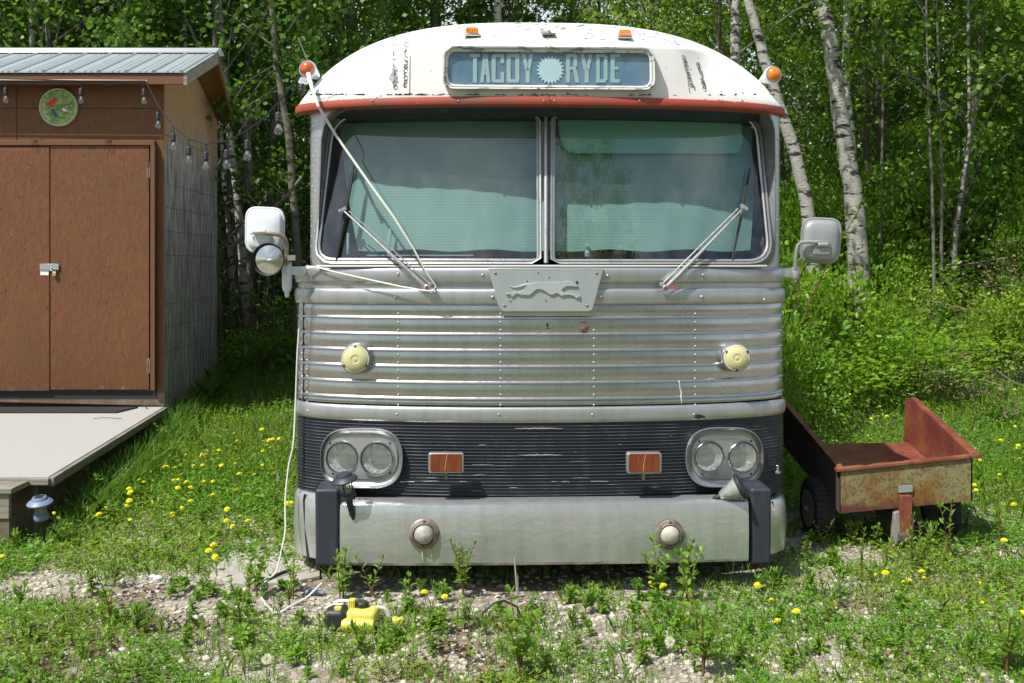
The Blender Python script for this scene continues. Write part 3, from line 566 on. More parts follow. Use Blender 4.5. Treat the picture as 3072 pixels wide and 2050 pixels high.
def blot(mb, px, py, rx, ry, n=11, k=.35):
    P = []
    for i in range(n):
        a = 2*math.pi*i/n; q = fr_roof(px+math.cos(a)*rx*rs.uniform(1-k, 1+k), py+math.sin(a)*ry*rs.uniform(1-k, 1+k))
        if q is None: return
        P.append(q-Vector((0, .0025, 0)))
    mb.plate(P, (0, .0015, 0))
mb = MB(); blot(mb, 1180, 232, 13, 13); blot(mb, 1182, 212, 10, 8); blot(mb, 1216, 200, 7, 10); blot(mb, 1631, 98, 12, 5); blot(mb, 2330, 291, 7, 9); blot(mb, 1186, 245, 9, 7)
for i in range(46):
    blot(mb, rs.uniform(1330, 2000), rs.uniform(78, 122), rs.uniform(2, 9), rs.uniform(.8, 2.2), 8)
for i in range(26): blot(mb, rs.uniform(1540, 1760), rs.uniform(68, 90), rs.uniform(3, 12), rs.uniform(.8, 2.4), 8)
for i in range(22): blot(mb, rs.uniform(1900, 2050), rs.uniform(95, 135), rs.uniform(2, 5), rs.uniform(1., 2.), 8)
mb.build('bare_paint_patch', PEELD, roof, 0)
mb = MB()   # curled paint flakes along the band
for i in range(95):
    x = rs.choice([rs.uniform(930, 1100), rs.uniform(1150, 1300), rs.uniform(1300, 2330)]); y0 = 287; p = S(x, y0+rs.uniform(-2, 1), -.036); w2 = rs.uniform(.006, .022); h2 = rs.uniform(.002, .008)
    mb.add([p+Vector((-w2, -.004, 0)), p+Vector((w2, -.004, 0)), p+Vector((w2*rs.uniform(-.3, .6), -rs.uniform(.005, .010), h2*1.3))], [(0, 1, 2)])
mb.tube([S(957, 286, -.04), S(985, 283, -.035), S(1000, 277, -.03), S(1012, 266, -.028)], [.001, .002, .0018, .0008], 5)
mb.build('paint_flakes', mat('flake_dark', (.10, .085, .07), .8), roof, 0)
# destination sign
sf = lambda u, z=0: -.024+.0
ZS = lambda pts, off: [S(x, y, off, sf) for x, y in pts]
so_ = rrect([(1333, 136), (2022, 142), (2026, 272), (1331, 268)], [32, 34, 34, 30]); si_ = rrect([(1346, 155), (1946, 162), (1950, 258), (1342, 253)], [22, 20, 22, 24])
si_ = rrect([(1346, 155), (1948, 160), (1950, 259), (1343, 254)], [22, 22, 24, 26]); so_ = rrect([(1330, 136), (1964, 141), (1968, 270), (1328, 267)], [32, 34, 34, 30])
A2 = resamp(si_, 160); _r = resamp(so_, 900); B2 = [min(_r, key=lambda q: (q-a).length_squared) for a in A2]
rows = [[S(a.x+(b.x-a.x)*t, a.y+(b.y-a.y)*t, o, sf) for a, b in zip(A2, B2)] for t, o in ((0, .004), (0, -.016), (.35, -.024), (.42, -.019), (.62, -.019), (.68, -.028), (.9, -.030), (1, -.026), (1, .02))]
mb = MB(); mb.grid(rows, closed=True); sign = mb.build('destination_sign', mat('sign_frame', (.66, .66, .63), .5, .0, layers=[dict(s=26, st=(.5, 1, 1.5), lo=.55, hi=.6, c=(.3, .31, .3)), dict(s=45, lo=.62, hi=.66, c=(.07, .06, .05))], bump=(40, .3, .003)), bus, 35)
mb = MB(); mb.plate(ZS(resamp([(1338, 147), (1956, 151), (1958, 264), (1336, 260)], 60), -.002), (0, .004, 0)); mb.build('sign_blind', SIGNB, sign, 0)
mb = MB()
def st_(pts, off=-.006): mb.plate(ZS(pts, off), (0, .0025, 0))
TT, BB = 163, 248
def bar(x0, y0, x1, y1, w0=11): # slanted stroke, horizontal thickness w0
    st_([(x0-w0/2, y0), (x0+w0/2, y0), (x1+w0/2, y1), (x1-w0/2, y1)])
def hb(x0, x1, y, h=10): st_([(x0, y-h/2), (x1, y-h/2), (x1, y+h/2), (x0, y+h/2)], -.0064)
bar(1425, TT, 1425, BB, 12); hb(1410, 1440, TT+4, 9)
bar(1455, TT, 1445, BB, 11); bar(1457, TT, 1466, BB, 11); hb(1450, 1462, 220, 9)
bar(1481, TT+4, 1481, BB-4, 12); hb(1478, 1512, TT+4, 9); hb(1478, 1512, BB-5, 10); bar(1507, TT+4, 1507, 190, 11); bar(1507, 216, 1507, BB-4, 11)
bar(1526, TT+4, 1526, BB-4, 12); bar(1552, TT+4, 1552, BB-4, 12); hb(1522, 1557, BB-5, 10); hb(1522, 1557, TT+4, 9)
bar(1571, TT, 1581, 212, 11); bar(1594, TT, 1585, 212, 11); bar(1583, 206, 1583, BB, 12)
bar(1704, TT, 1704, BB, 12); hb(1700, 1728, TT+4, 9); hb(1700, 1728, 205, 9); bar(1726, TT+4, 1726, 200, 11); bar(1724, 208, 1732, BB, 11)
bar(1747, TT, 1757, 212, 11); bar(1772, TT, 1762, 212, 11); bar(1760, 206, 1760, BB, 12)
bar(1794, TT, 1794, BB, 11); hb(1787, 1818, BB-5, 10); hb(1787, 1818, TT+4, 9); bar(1817, TT+6, 1817, BB-7, 11)
bar(1838, TT, 1838, BB, 12); hb(1834, 1860, BB-5, 10); hb(1834, 1860, TT+4, 9); hb(1834, 1855, 205, 9)
mb.build('sign_lettering', SIGNL, sign, 0)
mb = MB(); NS = 22
st_([(1651+(43 if k % 2 else 33)*math.sin(math.pi*k/NS), 210-(44 if k % 2 else 34)*math.cos(math.pi*k/NS)) for k in range(2*NS)], -.0068); mb.build('sign_sunburst', SUNM, sign, 0)
mb = MB(); mb.plate(ZS(resamp([(1338, 147), (1956, 151), (1958, 264), (1336, 260)], 60), -.0115), (0, .001, 0)); mb.build('sign_glass', SGLASS, sign, 0)
# roof lamps
def marker(px, py, w, h):
    p = fr_roof(px, py+h/2+3); mb = MB(); s = (BY+p.y)/F
    ww, hh = w*s, h*s
    mb.box((p.x, p.y, p.z+.006), (ww*1.08, .05, .012)); b = mb.build('roof_marker_lamp', CHROME, bus, 30, .003)
    mb = MB(); rows = []
    for t, k in ((0, 1), (.5, .96), (.85, .86), (1, .7)): rows.append([Vector((p.x+sx*ww/2*k, p.y+sy*.024*k, p.z+.012+hh*t*.9)) for sx, sy in ((-1, -1), (1, -1), (1, 1), (-1, 1))])
    mb.grid(rows, closed=True); mb.f.append(tuple(len(mb.v)-4+i for i in range(4)))
    for k in range(7): mb.box((p.x+ww*.38*(k/3-1), p.y-.025, p.z+.012+hh*.4), (.003, .004, hh*.7))
    mb.build('amber_lens', AMBER, b, 30, .002)
marker(1416, 97, 40, 22); marker(1873, 104, 40, 22)
p = fr_roof(1646, 108); mb = MB(); mb.box((p.x, p.y-.01, p.z+.004), (.068, .045, .008)); mb.lathe([(.02, 0), (.012, .012), (.006, .02), (0, .02)], (p.x, p.y, p.z+.008), (0, 0, 1), 10); mb.build('broken_marker_base', RUSTCH, bus)
def turret(px, py, Y, r, m, ax, ragged):
    c = BI @ wp(px, py, Y); a = Vector(ax).normalized(); mb = MB(); mb.lathe([(r*1.12, 0), (r*1.2, -.01), (r*1.15, -.03), (r*.85, -.09), (r*.5, -.17), (0, -.2)], c, a, 28)
    if ragged:
        for k in range(5): mb.box(c+Vector((-.03+.012*k, -.002, -.055-.008*rs.random())), (.016, .012, .03), Matrix.Rotation(rs.uniform(-.6, .6), 3, 'Y'))
    b = mb.build('turret_lamp', PLASTW, bus, 50)
    mb = MB(); mb.lathe([(r*1.04, -.006), (r*1.06, .004), (r*.98, .004), (r*.98, -.006)], c, a, 28, cap=False); mb.build('lamp_ring', CHROME, b)
    mb = MB(); mb.lathe([(r*.98, 0), (r*.9, .012), (r*.6, .022), (r*.25, .026), (0, .027)], c, a, 28); mb.build('amber_dome_lens', m, b, 70)
turret(921, 207, 4.98, .037, REDL, (-.12, -1, .02), True); turret(2321, 224, 5.02, .0375, AMBER, (.05, -1, 0), False)
mb = MB(); p = BI @ wp(924, 185, 5.0); mb.tube([p, p+Vector((-.05, 0, .12))], .0022, 5); mb.build('whip_aerial', CHROME, bus)
# round cream lamps
for px, py, lr, bright in ((1066, 1078, .0765, 1), (2210, 1074, .0735, 0)):
    c = S(px, py, -.062); a = Vector((0, -1, 0)); r = lr*.92
    mb = MB(); mb.lathe([(r*1.07, -.10), (r*1.07, -.03), (r*1.03, -.004), (r*.99, 0), (r*.97, -.004)], c, a, 40); b = mb.build('round_signal_lamp', AL2, bus, 40)
    mb = MB(); mb.lathe([(r*.96, -.004), (r*.95, .004), (r*.88, .006), (r*.86, .004)], c, a, 40, cap=False); mb.build('lens_rim', CREAM2, b, 40)
    mb = MB(); mb.lathe([(r*.86, .003), (r*.78, .010), (r*.3, .012), (r*.28, .010), (r*.12, .010), (r*.1, .013), (0, .013)], c, a, 40); mb.build('cream_lens', CREAM, b, 50)
    a3 = (90, 210, 330) if px < 1500 else (150, 30, 270)
    mb = MB()
    for t in a3: mb.lathe([(.006, 0), (.006, .003), (0, .004)], c+Vector((math.cos(R(t))*r*.87, -.005, math.sin(R(t))*r*.87)), a, 10)
    mb.build('lens_screw', BLACK, b)
# headlamp pods
for (x0, y0, x1, y1, li, plate) in ((960, 1284, 1209, 1468, ((1027, 1374, 47), (1131, 1377, 48)), (968, 1312, 1192, 1436)), (2056, 1282, 2292, 1465, ((2127, 1371, 45.5), (2228, 1372, 45.5)), (2076, 1306, 2276, 1438))):
    ang = -.35 if x0 < 1500 else .45
    pf_ = g
    O = rrect([(x0, y0), (x1, y0), (x1, y1), (x0, y1)], [90]*4); O2 = resamp(O, 96)
    I = rrect([(plate[0], plate[1]), (plate[2], plate[1]), (plate[2], plate[3]), (plate[0], plate[3])], [62]*4); I2 = resamp(I, 96)
    rows = [[S(a.x+(b.x-a.x)*t, a.y+(b.y-a.y)*t, o, pf_) for a, b in zip(O2, I2)] for t, o in ((0, .0), (.02, -.028), (.07, -.040), (.13, -.041), (.2, -.036), (.4, -.020), (.7, -.012), (.9, -.012), (.96, -.018), (1, -.022))]
    mb = MB(); mb.grid(rows, closed=True); hp = mb.build('headlamp_pod', AL2, bus, 40)
    c2 = Vector(((plate[0]+plate[2])/2, (plate[1]+plate[3])/2)); mb = MB(); mb.grid([[S(c2.x+(p.x-c2.x)*k, c2.y+(p.y-c2.y)*k, -.020, pf_) for p in I2] for k in (1.01, .8, .6, .4, .2, .02)], closed=True); mb.build('lamp_mounting_plate', AL2, hp, 40)
    for lx, ly, lr in li:
        c = S(lx, ly, -.030, pf_); r = lr*(BY+c.y)/F; ax = Vector((math.sin(ang)*.3, -1, 0)).normalized()
        mb = MB(); mb.lathe([(r*1.08, -.012), (r*1.08, .006), (r*1.03, .010), (r*.97, .008), (r*.95, .002)], c, ax, 36, cap=False); hl = mb.build('headlamp', CHROME, hp, 45)
        mb = MB(); mb.lathe([(r*.96, .004), (r*.85, -.004), (r*.6, -.012), (r*.3, -.017), (.012, -.018)], c, ax, 36, cap=False); mb.build('reflector_bowl', LAMPREF, hl, 60)
        mb = MB(); mb.lathe([(r*.97, .002), (r*1.0, .0105), (r*.95, .0085), (r*.94, .003)], c, ax, 36, cap=False); mb.build('black_gasket', BLACK, hl, 45)
        mb = MB(); mb.lathe([(r*.95, .006), (r*.6, .013), (r*.3, .016), (0, .017)], c, ax, 36); mb.build('headlamp_lens', HGLASS, hl, 60)
    mb = MB()
    for (fx, fy) in ((plate[0]+22, plate[1]+18), (plate[2]-22, plate[1]+18), (plate[2]-22, plate[3]-16), (plate[0]+30, plate[3]-14)): mb.lathe([(.005, 0), (.005, .003), (0, .004)], S(fx, fy, -.021, pf_), (0, -1, 0), 8)
    mb.build('pod_screw', BLACK, hp)
# rectangular amber lamps
for x0, y0, x1, y1 in ((1285, 1360, 1391, 1420), (1881, 1359, 1985, 1421)):
    ff = lambda u, z=0: -.11
    def box_px(x0, y0, x1, y1, o0, o1, m, nm, par, bev, rad):
        mb = MB(); P = [S(p[0], p[1], o0, ff) for p in rrect([(x0, y0), (x1, y0), (x1, y1), (x0, y1)], [rad]*4, 4)]; mb.plate(P, (0, o1-o0, 0)); return mb.build(nm, m, par, 30, bev)
    b = box_px(x0, y0, x1, y1, 0, .045, AL2, 'rectangular_amber_lamp', bus, .003, 8)
    box_px(x0+6, y0+3, x1-6, y1-3, -.006, 0, AMBERD, 'dark_amber_lens', b, .002, 5)
    c = S((x0+x1)/2, y1+6, 0, ff); mb = MB(); mb.tube([c+Vector((0, .02, .012)), c+Vector((0, .025, -.02)), c+Vector((0, .1, -.02))], .008, 8); mb.build('lamp_bracket', RUSTCH, b)
    mb = MB(); mb.tube([S((x0+x1)/2+4, y0+5, -.0075, ff), S((x0+x1)/2-1, (y0+y1)/2, -.0075, ff), S((x0+x1)/2-3, y1-7, -.0075, ff)], .0009, 4); mb.build('lens_crack', CREAM, b)
# bumper
def bum(xa, xb, ya, yb, yb2, fr, m, nm, back=.12, r=.045, curveoff=0., n=30):
    rows = []; za = H-(ya-HZ)*(BY+fr)/F; zb = H-(yb-HZ)*(BY+fr)/F
    prof = [(back, za), (r*1.2, za), (r*.5, za-.004), (r*.18, za-.012), (0.004, za-.028), (0, za-.05)]+[(-.004*math.sin(math.pi*k/8), za-.05-(za-zb-.07)*k/8) for k in range(1, 8)]+[(0, zb+.02), (.012, zb+.005), (.03, zb), (back, zb)]
    ua = S(xa, ya+40, 0, lambda u, z=0: fr).x; ub = S(xb, ya+40, 0, lambda u, z=0: fr).x
    for i in range(n+1):
        u = ua+(ub-ua)*i/n; rows.append([Vector((u, fr+o+.05*abs(u/1.15)**3+curveoff, z)) for o, z in prof])
    mb = MB(); mb.grid(rows); k = len(prof); mb.f.append(tuple(range(k))); mb.f.append(tuple(n*k+i for i in range(k))[::-1]); return mb.build(nm, m, bus, 35), rows
FB = -.13
bump_, _ = bum(1017, 2251, 1509, 1700, 0, FB, BUMP, 'front_bumper')
def guard(xa, xb, ya, yb, fr, r, m, nm, dep=.2, tilt=0):
    f_ = lambda u, z=0: fr; P = [S(p[0], p[1], 0, f_) for p in rrect([(xa, ya), (xb, ya), (xb-2, yb), (xa+2, yb)], [12]*4, 4)]; mb = MB(); mb.plate(P, (0, dep, 0)); return mb.build(nm, m, bus, 40, r, segs=3)
guard(944, 1018, 1468, 1700, FB+.030, .014, GUARD, 'bumper_guard'); guard(2251, 2316, 1466, 1696, FB+.045, .014, GUARD, 'bumper_guard')
# wrap-round bumper ends
def wrap(side, xa, za_, zb_, m):
    rows = []; n = 14; a0, a1 = (R(62), R(90))
    pts = []
    for k in range(n+1):
        th = R(60)+(R(90)-R(60))*k/n; u = side*(W_+.015)*math.sin(th)**(1/1.1); v = (D_+.05)*(1-math.cos(th))-.05; pts.append((u, v))
    pts += [(side*(W_+.015), D_+.1), (side*(W_+.01), .7)]
    mb = MB()
    for u, v in pts: rows.append([Vector((u*.97, v+.03, za_+.0)), Vector((u*.99, v, za_-.004)), Vector((u, v-.004, za_-.03)), Vector((u*1.005, v-.008, (za_+zb_)/2)), Vector((u, v-.002, zb_+.02)), Vector((u*.97, v+.03, zb_))])
    mb.grid(rows); return mb.build('bumper_end_wrap', m, bus, 60)
wL = wrap(-1, 885, H-(1478-HZ)*4.93/F, H-(1685-HZ)*4.93/F, BUMP); wR = wrap(1, 2340, H-(1500-HZ)*5.0/F, H-(1675-HZ)*5.0/F, BUMP)
mb = MB(); mb.tube([S(x, y, -.035) for x, y in ((915, 1484), (912, 1500), (915, 1560), (920, 1630), (926, 1690))], .006, 6); mb.tube([S(x, y, -.03) for x, y in ((2318, 1505), (2320, 1560), (2322, 1640))], .004, 6); mb.build('bumper_gap', BLACK, bus)
mb = MB(); c = S(2329, 1415, -.02); mb.box(c, (.028, .05, .012)); mb.lathe([(.008, 0), (.008, .03), (0, .03)], c+Vector((.002, -.01, .005)), (0, 0, 1), 10); mb.build('side_latch', CHROME, bus, 30, .002)
# lamps in the bumper
for px, py, ry, m2, r0 in ((1272, 1602, 46, FOGGL, .072), (2008, 1604, 46, RUSTGL, .071)):
    c = S(px, py, -.004, lambda u, z=0: FB+.002); a = Vector((0, -1, 0))
    mb = MB(); mb.lathe([(r0, -.002), (r0*1.0, .006), (r0*.86, .013), (r0*.8, .014), (r0*.78, .02), (r0*.72, .022), (r0*.68, .016), (r0*.66, .006)], c, a, 40, cap=False); mb.lathe([(.007, .01), (.006, .022), (0, .024)], c+Vector((0, 0, r0*.9)), a, 10)
    b = mb.build('bumper_lamp', RUSTCH, bus, 40)
    mb = MB(); mb.lathe([(r0*.67, .010), (r0*.6, .024), (r0*.4, .036), (r0*.2, .041), (0, .043)], c, a, 36); mb.build('domed_glass', m2, b, 70)
    mb = MB()
    if px < 1500:
        for k in range(1, 4, 2): mb.plate([c+Vector((dx+ex, -.0055, ez)) for dx in ((-.03+.022*k),) for ex, ez in ((-.004, -.072), (.004, -.072), (.002, -.072-.02-.03*rs.random()), (-.001, -.11-.02*rs.random()))], (0, .003, 0))
        mb.build('rust_streak', mat('rust_streak', (.44, .40, .26), .7), b, 0)
# wipers
mb = MB()
def wiper(piv, tip, wid, b0, b1, rod):
    P0 = S(piv[0], piv[1], -.045); P1 = S(tip[0], tip[1], -.055, vg); ar = MB()
    d = (P1-P0); side = Vector((d.z, 0, -d.x)).normalized()
    ar.tube([P0, P0+d*.12+Vector((0, -.015, 0)), P0+d*.45+Vector((0, -.02, 0)), P0+d*.93+Vector((0, -.004, 0)), P1], [.008, .010, .008, .0048, .005], 8)
    ar.tube([P0+side*.022*rod, P0+side*.022*rod+d*.5+Vector((0, -.012, 0)), P1+side*.016*rod-d*.05], .0036, 6)
    ar.lathe([(.015, 0), (.015, .02), (.009, .024), (0, .024)], P0+Vector((0, .006, 0)), (0, -1, 0), 14); ar.lathe([(.011, 0), (.011, .018), (0, .02)], P0+side*.024*rod+Vector((0, .004, 0)), (0, -1, 0), 12)
    ar.box(P1+Vector((0, 0, 0)), (.04, .02, .016), Matrix.Rotation(.6*(-1 if tip[0] < piv[0] else 1), 3, 'Y')); ar.lathe([(.008, 0), (.008, .016), (0, .017)], P1+Vector((-.012, 0, -.004)), (0, -1, 0), 8)
    ar.tube([P1, S((b0[0]+b1[0])/2, (b0[1]+b1[1])/2, -.02, vg)], .006, 6)
    wo = ar.build('wiper', FRAME, bus, 40)
    bl = MB(); Q0, Q1 = S(b0[0], b0[1], -.018, vg), S(b1[0], b1[1], -.012, vg); bl.tube([Q0, Q0+(Q1-Q0)*.1, Q0+(Q1-Q0)*.5+Vector((0, -.008, 0)), Q0+(Q1-Q0)*.95, Q1], [.003, wid, wid*1.2, wid*.8, .003], 6); bl.build('wiper_blade', BLACK, wo)
    mc = MB(); mc.lathe([(.009, .02), (.008, .027), (0, .028)], P0+Vector((0, .004, 0)), (0, -1, 0), 10); mc.build('pivot_cap', mat('red_cap', (.22, .03, .03), .5), wo)
wiper((1281, 863), (1028, 630), .009, (1062, 498), (1008, 785), 1); wiper((1995, 864), (2232, 622), .0065, (2250, 505), (2197, 780), -1)
mb = MB(); p = S(2012, 863, -.06); mb.tube([p, p+Vector((.018, 0, .003)), p+Vector((.02, -.002, -.012))], .004, 6); mb.build('red_tie', PRED, bus)
# mirrors
def mirror(px0, py0, px1, py1, Y, m, lean):
    cx_, cy_ = (px0+px1)/2, (py0+py1)/2; P = rrect([(px0+lean, py0), (px1+lean, py0+6), (px1-lean, py1), (px0-lean, py1-6)], [38]*4, 6)
    base = MB(); rows = []
    for s_, o in ((.97, .03), (1, .02), (1, .0), (.955, -.008), (.90, -.006), (.88, -.012), (.82, -.032), (.7, -.040), (.4, -.044), (.02, -.046)): rows.append([BI @ wp(cx_+(p[0]-cx_)*s_, cy_+(p[1]-cy_)*s_, Y+o) for p in P])
    base.grid(rows, closed=True); base.f.append(tuple(range(len(P)))); return base.build('side_mirror', m, bus, 50)
mL = mirror(735, 618, 855, 765, 4.92, PLASTW, 1); mR = mirror(2401, 650, 2523, 794, 4.95, PLASTG, 5)
q = lambda x, y, Y: BI @ wp(x, y, Y)
mb = MB(); mb.plate([q(757, 689, 4.86), q(795, 689, 4.86), q(812, 700, 4.86), q(806, 745, 4.87), q(770, 740, 4.87)], (0, .03, 0)); mb.tube([q(757, 696, 4.85), q(798, 694, 4.85)], .013, 10); mb.lathe([(.009, 0), (.007, .01), (0, .011)], q(754, 700, 4.87), (0, -1, 0), 10); mb.build('mirror_bracket', PLASTW, mL, 40, .003)
mb = MB(); mb.tube([q(797, 699, 4.84), q(820, 702, 4.84), q(842, 706, 4.85), q(855, 716, 4.86), q(860, 732, 4.87), q(860, 795, 4.88)], .0105, 10); mb.build('mirror_arm', RUSTARM, mL)
mb = MB(); mb.lathe([(.018, -.02), (.024, .0), (.0245, .02), (.0245, .085), (.024, .12), (.022, .125)], q(861, 862, 4.9), (0, 0, 1), 20); mb.lathe([(.008, -.05), (.012, -.04), (.012, -.02), (.0, -.02)], q(861, 862, 4.9), (0, 0, 1), 12)
mb.hexa([q(870, 800, 4.90), q(918, 800, 4.95), q(918, 800, 5.0), q(870, 800, 4.95), q(870, 825, 4.90), q(918, 826, 4.95), q(918, 826, 5.0), q(870, 825, 4.95)][::-1]); mb.lathe([(.026, 0), (.024, .03), (.02, .05), (0, .06)], q(918, 812, 4.98), (1, .2, 0), 18); mb.build('mirror_post', PLASTW, mL, 40)
mb = MB(); mb.box(q(865, 774, 4.87), (.068, .02, .026)); mb.tube([q(856, 772, 4.85), q(835, 774, 4.82), q(815, 780, 4.81), q(800, 783, 4.81)], [.006, .008, .007, .006], 8); mb.build('clamp', CHROME, mL, 40)
mb = MB(); c = q(807, 779, 4.84); mb.lathe([(.079, .02), (.081, .008), (.0755, .006)], c, (-.14, -1, .02), 44, cap=False); rb_ = mb.build('round_mirror', BLACK, mL, 40)
mb = MB(); mb.lathe([(.076, .006), (.06, .012), (.03, .022), (.012, .027), (0, .028)], c, (-.14, -1, .02), 44, cap=False); mb.build('spun_steel_back', STEEL, rb_, 60)
mb = MB(); mb.lathe([(.016, 0), (.013, .035), (.012, .05), (0, .05)], q(2482, 735, 4.90), (-1, -.1, 0), 12); mb.plate([q(2449, 722, 4.89), q(2490, 722, 4.89), q(2490, 765, 4.9), q(2438, 764, 4.9)], (0, .03, 0)); mb.build('mirror_bracket', PLASTG, mR, 40, .003)
mb = MB(); mb.tube([q(2450, 727, 4.89), q(2425, 726, 4.89), q(2404, 727, 4.89), q(2393, 736, 4.9), q(2389, 755, 4.9), q(2386, 790, 4.92), q(2387, 806, 4.93)], [.0085]*5+[.009, .014], 10); mb.build('mirror_arm', PLASTG, mR)
mb = MB(); mb.lathe([(.014, -.01), (.019, 0), (.020, .045), (.017, .05), (0, .05)], q(2387, 832, 4.94), (0, 0, 1), 16); mb.lathe([(.009, -.022), (.009, 0), (0, 0)], q(2387, 832, 4.94), (0, 0, 1), 10); mb.box(q(2368, 818, 4.98), (.045, .05, .04)); mb.build('mirror_post', PLASTG, mR, 40)
# sun visor, curtain, dash, steering area inside
cur = lambda u, z: vg(u, z)+.065
sheet('sun_visor', rrect([(1672, 360), (2226, 362), (2224, 461), (1688, 460)], [10, 22, 26, 46]), lambda u, z: vg(u, z)+.028, 0, VIS, bus)
for nm, pg in (('left', [(1052, 345), (1600, 345), (1600, 742), (1400, 752), (1250, 752), (1120, 770), (1092, 640), (1062, 480)]), ('right', [(1672, 345), (2215, 345), (2222, 600), (2205, 752), (1900, 742), (1672, 738)])):
    rows = []
    A_ = pg
    n1 = 46
    xl = lambda y: np.interp(y, [345, 480, 640, 770], [1012, 1030, 1052, 1078]) if nm == 'left' else 1655
    xr = lambda y: 1655 if nm == 'left' else np.interp(y, [345, 600, 760], [2252, 2262, 2250])
    for k in range(60):
        yy = 335+(752-335)*k/59; rows.append([S(xl(yy)+(xr(yy)-xl(yy))*i/n1, yy+(0 if k < 50 else (k-49)*.35*math.sin(i*.35)), .0018*math.sin(i*.9+.4*math.sin(k*.12))+.012*math.sin(i*.13+1), cur) for i in range(n1+1)])
    mb = MB(); mb.grid(rows); mb.build('curtain', CURT, bus, 180)
mb = MB(); mb.box((0, .62, 1.15), (2.2, .6, .5)); mb.tube([(-1.0+.02*i, .36+.0*i, 1.43) for i in range(40)], .008, 6); mb.build('dashboard', DARK, bus, 30, .05)
mb = MB(); mb.box((0, 1.6, 1.6), (2.3, .03, 1.5)); mb.box((0, 2.3, .60), (2.2, 3.4, .04)); mb.build('interior_bulkhead', DARK, bus)
mb = MB(); mb.lathe([(.012, 0), (.014, .02), (.006, .03), (.012, .045), (.014, .05), (0, .055)], S(1762, 770, .07, vg), (0, 0, 1), 12); mb.build('dash_ornament', PLASTW, bus)
mb = MB(); mb.tube([S(1044, y, .05, vg) for y in (700, 730, 765)], .007, 6); mb.tube([S(x, y, .035, vg) for x, y in ((1172, 680), (1169, 710), (1165, 750))], [.002, .009, .005], 6); mb.tube([S(x, 767, .04, vg) for x in range(1100, 1440, 20)], .003, 6); mb.build('paper_strip', PLASTW, bus)
# running gear
mb = MB(); mb.box((0, 4.6, .36), (2.3, 8.4, .3)); mb.box((-.2, .3, .2), (.5, .1, .12)); mb.box((.35, .35, .19), (.25, .12, .1)); mb.build('chassis', DARK, bus)
for sx in (-1, 1):
    for v in (1.55, 6.9):
        mb = MB(); mb.lathe([(.3, -.14), (.44, -.13), (.48, -.08), (.48, .08), (.44, .13), (.3, .14)], (sx*1.06, v, .47), (sx, 0, 0), 36); wh = mb.build('wheel', TYRE, bus)
        mb = MB(); mb.lathe([(.3, .13), (.27, .10), (.12, .08), (.10, .13), (0, .13)], (sx*1.06, v, .47), (sx, 0, 0), 30); mb.build('wheel_rim', RIM, wh)
for sx in (-1, 1):
    mb = MB()
    for k in range(5): mb.box((sx*(W_+.004), 1.6+k*1.45, 1.95), (.012, 1.25, .62))
    mb.build('side_window', PANEL, bus, 30, .05)

# ------------------------------------------------------------------ shed
YS, XS = 8.50, wp(492, 0, 8.50).x
shed = empty('shed', (-3.7, 9.4, .1), 'brown painted garden shed with double doors, weathered grey side wall and ribbed metal roof', 'shed')
zf = .342; ze = 3.12; YB = 10.46; XB = -3.10; YR = 9.36; ZR = 3.467  # shed and deck coordinates scaled up about the camera, then baked as plain numbers
def B(mb, n, m, par=shed, sm=30, bev=0): return mb.build(n, m, par, sm, bev, world=True)
mb = MB(); xd1 = wp(463, 0, YS).x
mb.hexa([(-6.4, YS, zf+.08), (XS, YS, zf), (XS, YS+.02, zf), (-6.4, YS+.02, zf+.08), (-6.4, YS, ze), (XS, YS, ze), (XS, YS+.02, ze), (-6.4, YS+.02, ze)]); B(mb, 'front_wall', BROWN)
mb = MB()
P = [(XS, YS+.003, zf-.03), (XB, YB, zf-.03), (XB, YB, 3.10), (XS+(XB-XS)*.46, YR, ZR-.03), (XS, YS+.003, ze)]
mb.plate([Vector(p)+Vector((.001, 0, 0)) for p in P], (-.02, 0, 0)); sw = B(mb, 'side_wall', OSBSIDE)
mb = MB()
for z in (2.249, 2.043, 1.836, 1.629, 1.210, 1.003, .796, 2.663):
    mb.tube([(XS+.0015, YS+.01, z), (XB+.0015, YB, z)], .0015, 4)
mb.build('siding_groove', BLACK, sw, world=True)
mb = MB(); mb.hexa([(-6.4, YB, zf), (XB, YB, zf), (XB, YB+.02, zf), (-6.4, YB+.02, zf), (-6.4, YB, 3.10), (XB, YB, 3.10), (XB, YB+.02, 3.10), (-6.4, YB+.02, 3.10)]); B(mb, 'back_wall', BROWN)
mb = MB(); mb.hexa([(-6.4, YS+.1, .19), (XS-.05, YS+.1, .19), (XB-.05, YB, .19), (-6.4, YB, .19), (-6.4, YS+.1, .31), (XS-.05, YS+.1, .31), (XB-.05, YB, .31), (-6.4, YB, .31)]); mb.box((XS-.15, YS+.3, .15), (.1, .1, .3)); mb.box((XB-.15, YB-.15, .25), (.1, .1, .3)); B(mb, 'floor_frame', WOODD)
# roof planes
YE, ZE = 8.31, 3.15; xe, xr, xb = wp(560, 0, 8.31).x, wp(655, 0, 9.33).x, wp(703, 0, 10.66).x
YRr, ZRr = 9.33, wp(0, 160, 9.33).z; YBk, ZBk = 10.66, 3.08
mb = MB(); mb.hexa([(-6.5, YE, ZE), (xe, YE, ZE), (xr, YRr, ZRr), (-6.5, YRr, ZRr), (-6.5, YE, ZE+.012), (xe, YE, ZE+.012), (xr, YRr, ZRr+.012), (-6.5, YRr, ZRr+.012)])
rf = B(mb, 'metal_roof', TIN)
mb = MB(); k = 0
x = xe-.045
while x > -6.4:
    dx = (xr-xe); P0 = Vector((x, YE-.004, ZE+.010)); P1 = Vector((x+dx*.95, YRr, ZRr+.010)); mb.tube([P0, P1], .017, 6)
    for o in (.065, .115): mb.tube([P0+Vector((-o, 0, .0)), P1+Vector((-o, 0, .0))], .006, 5)
    x -= .23
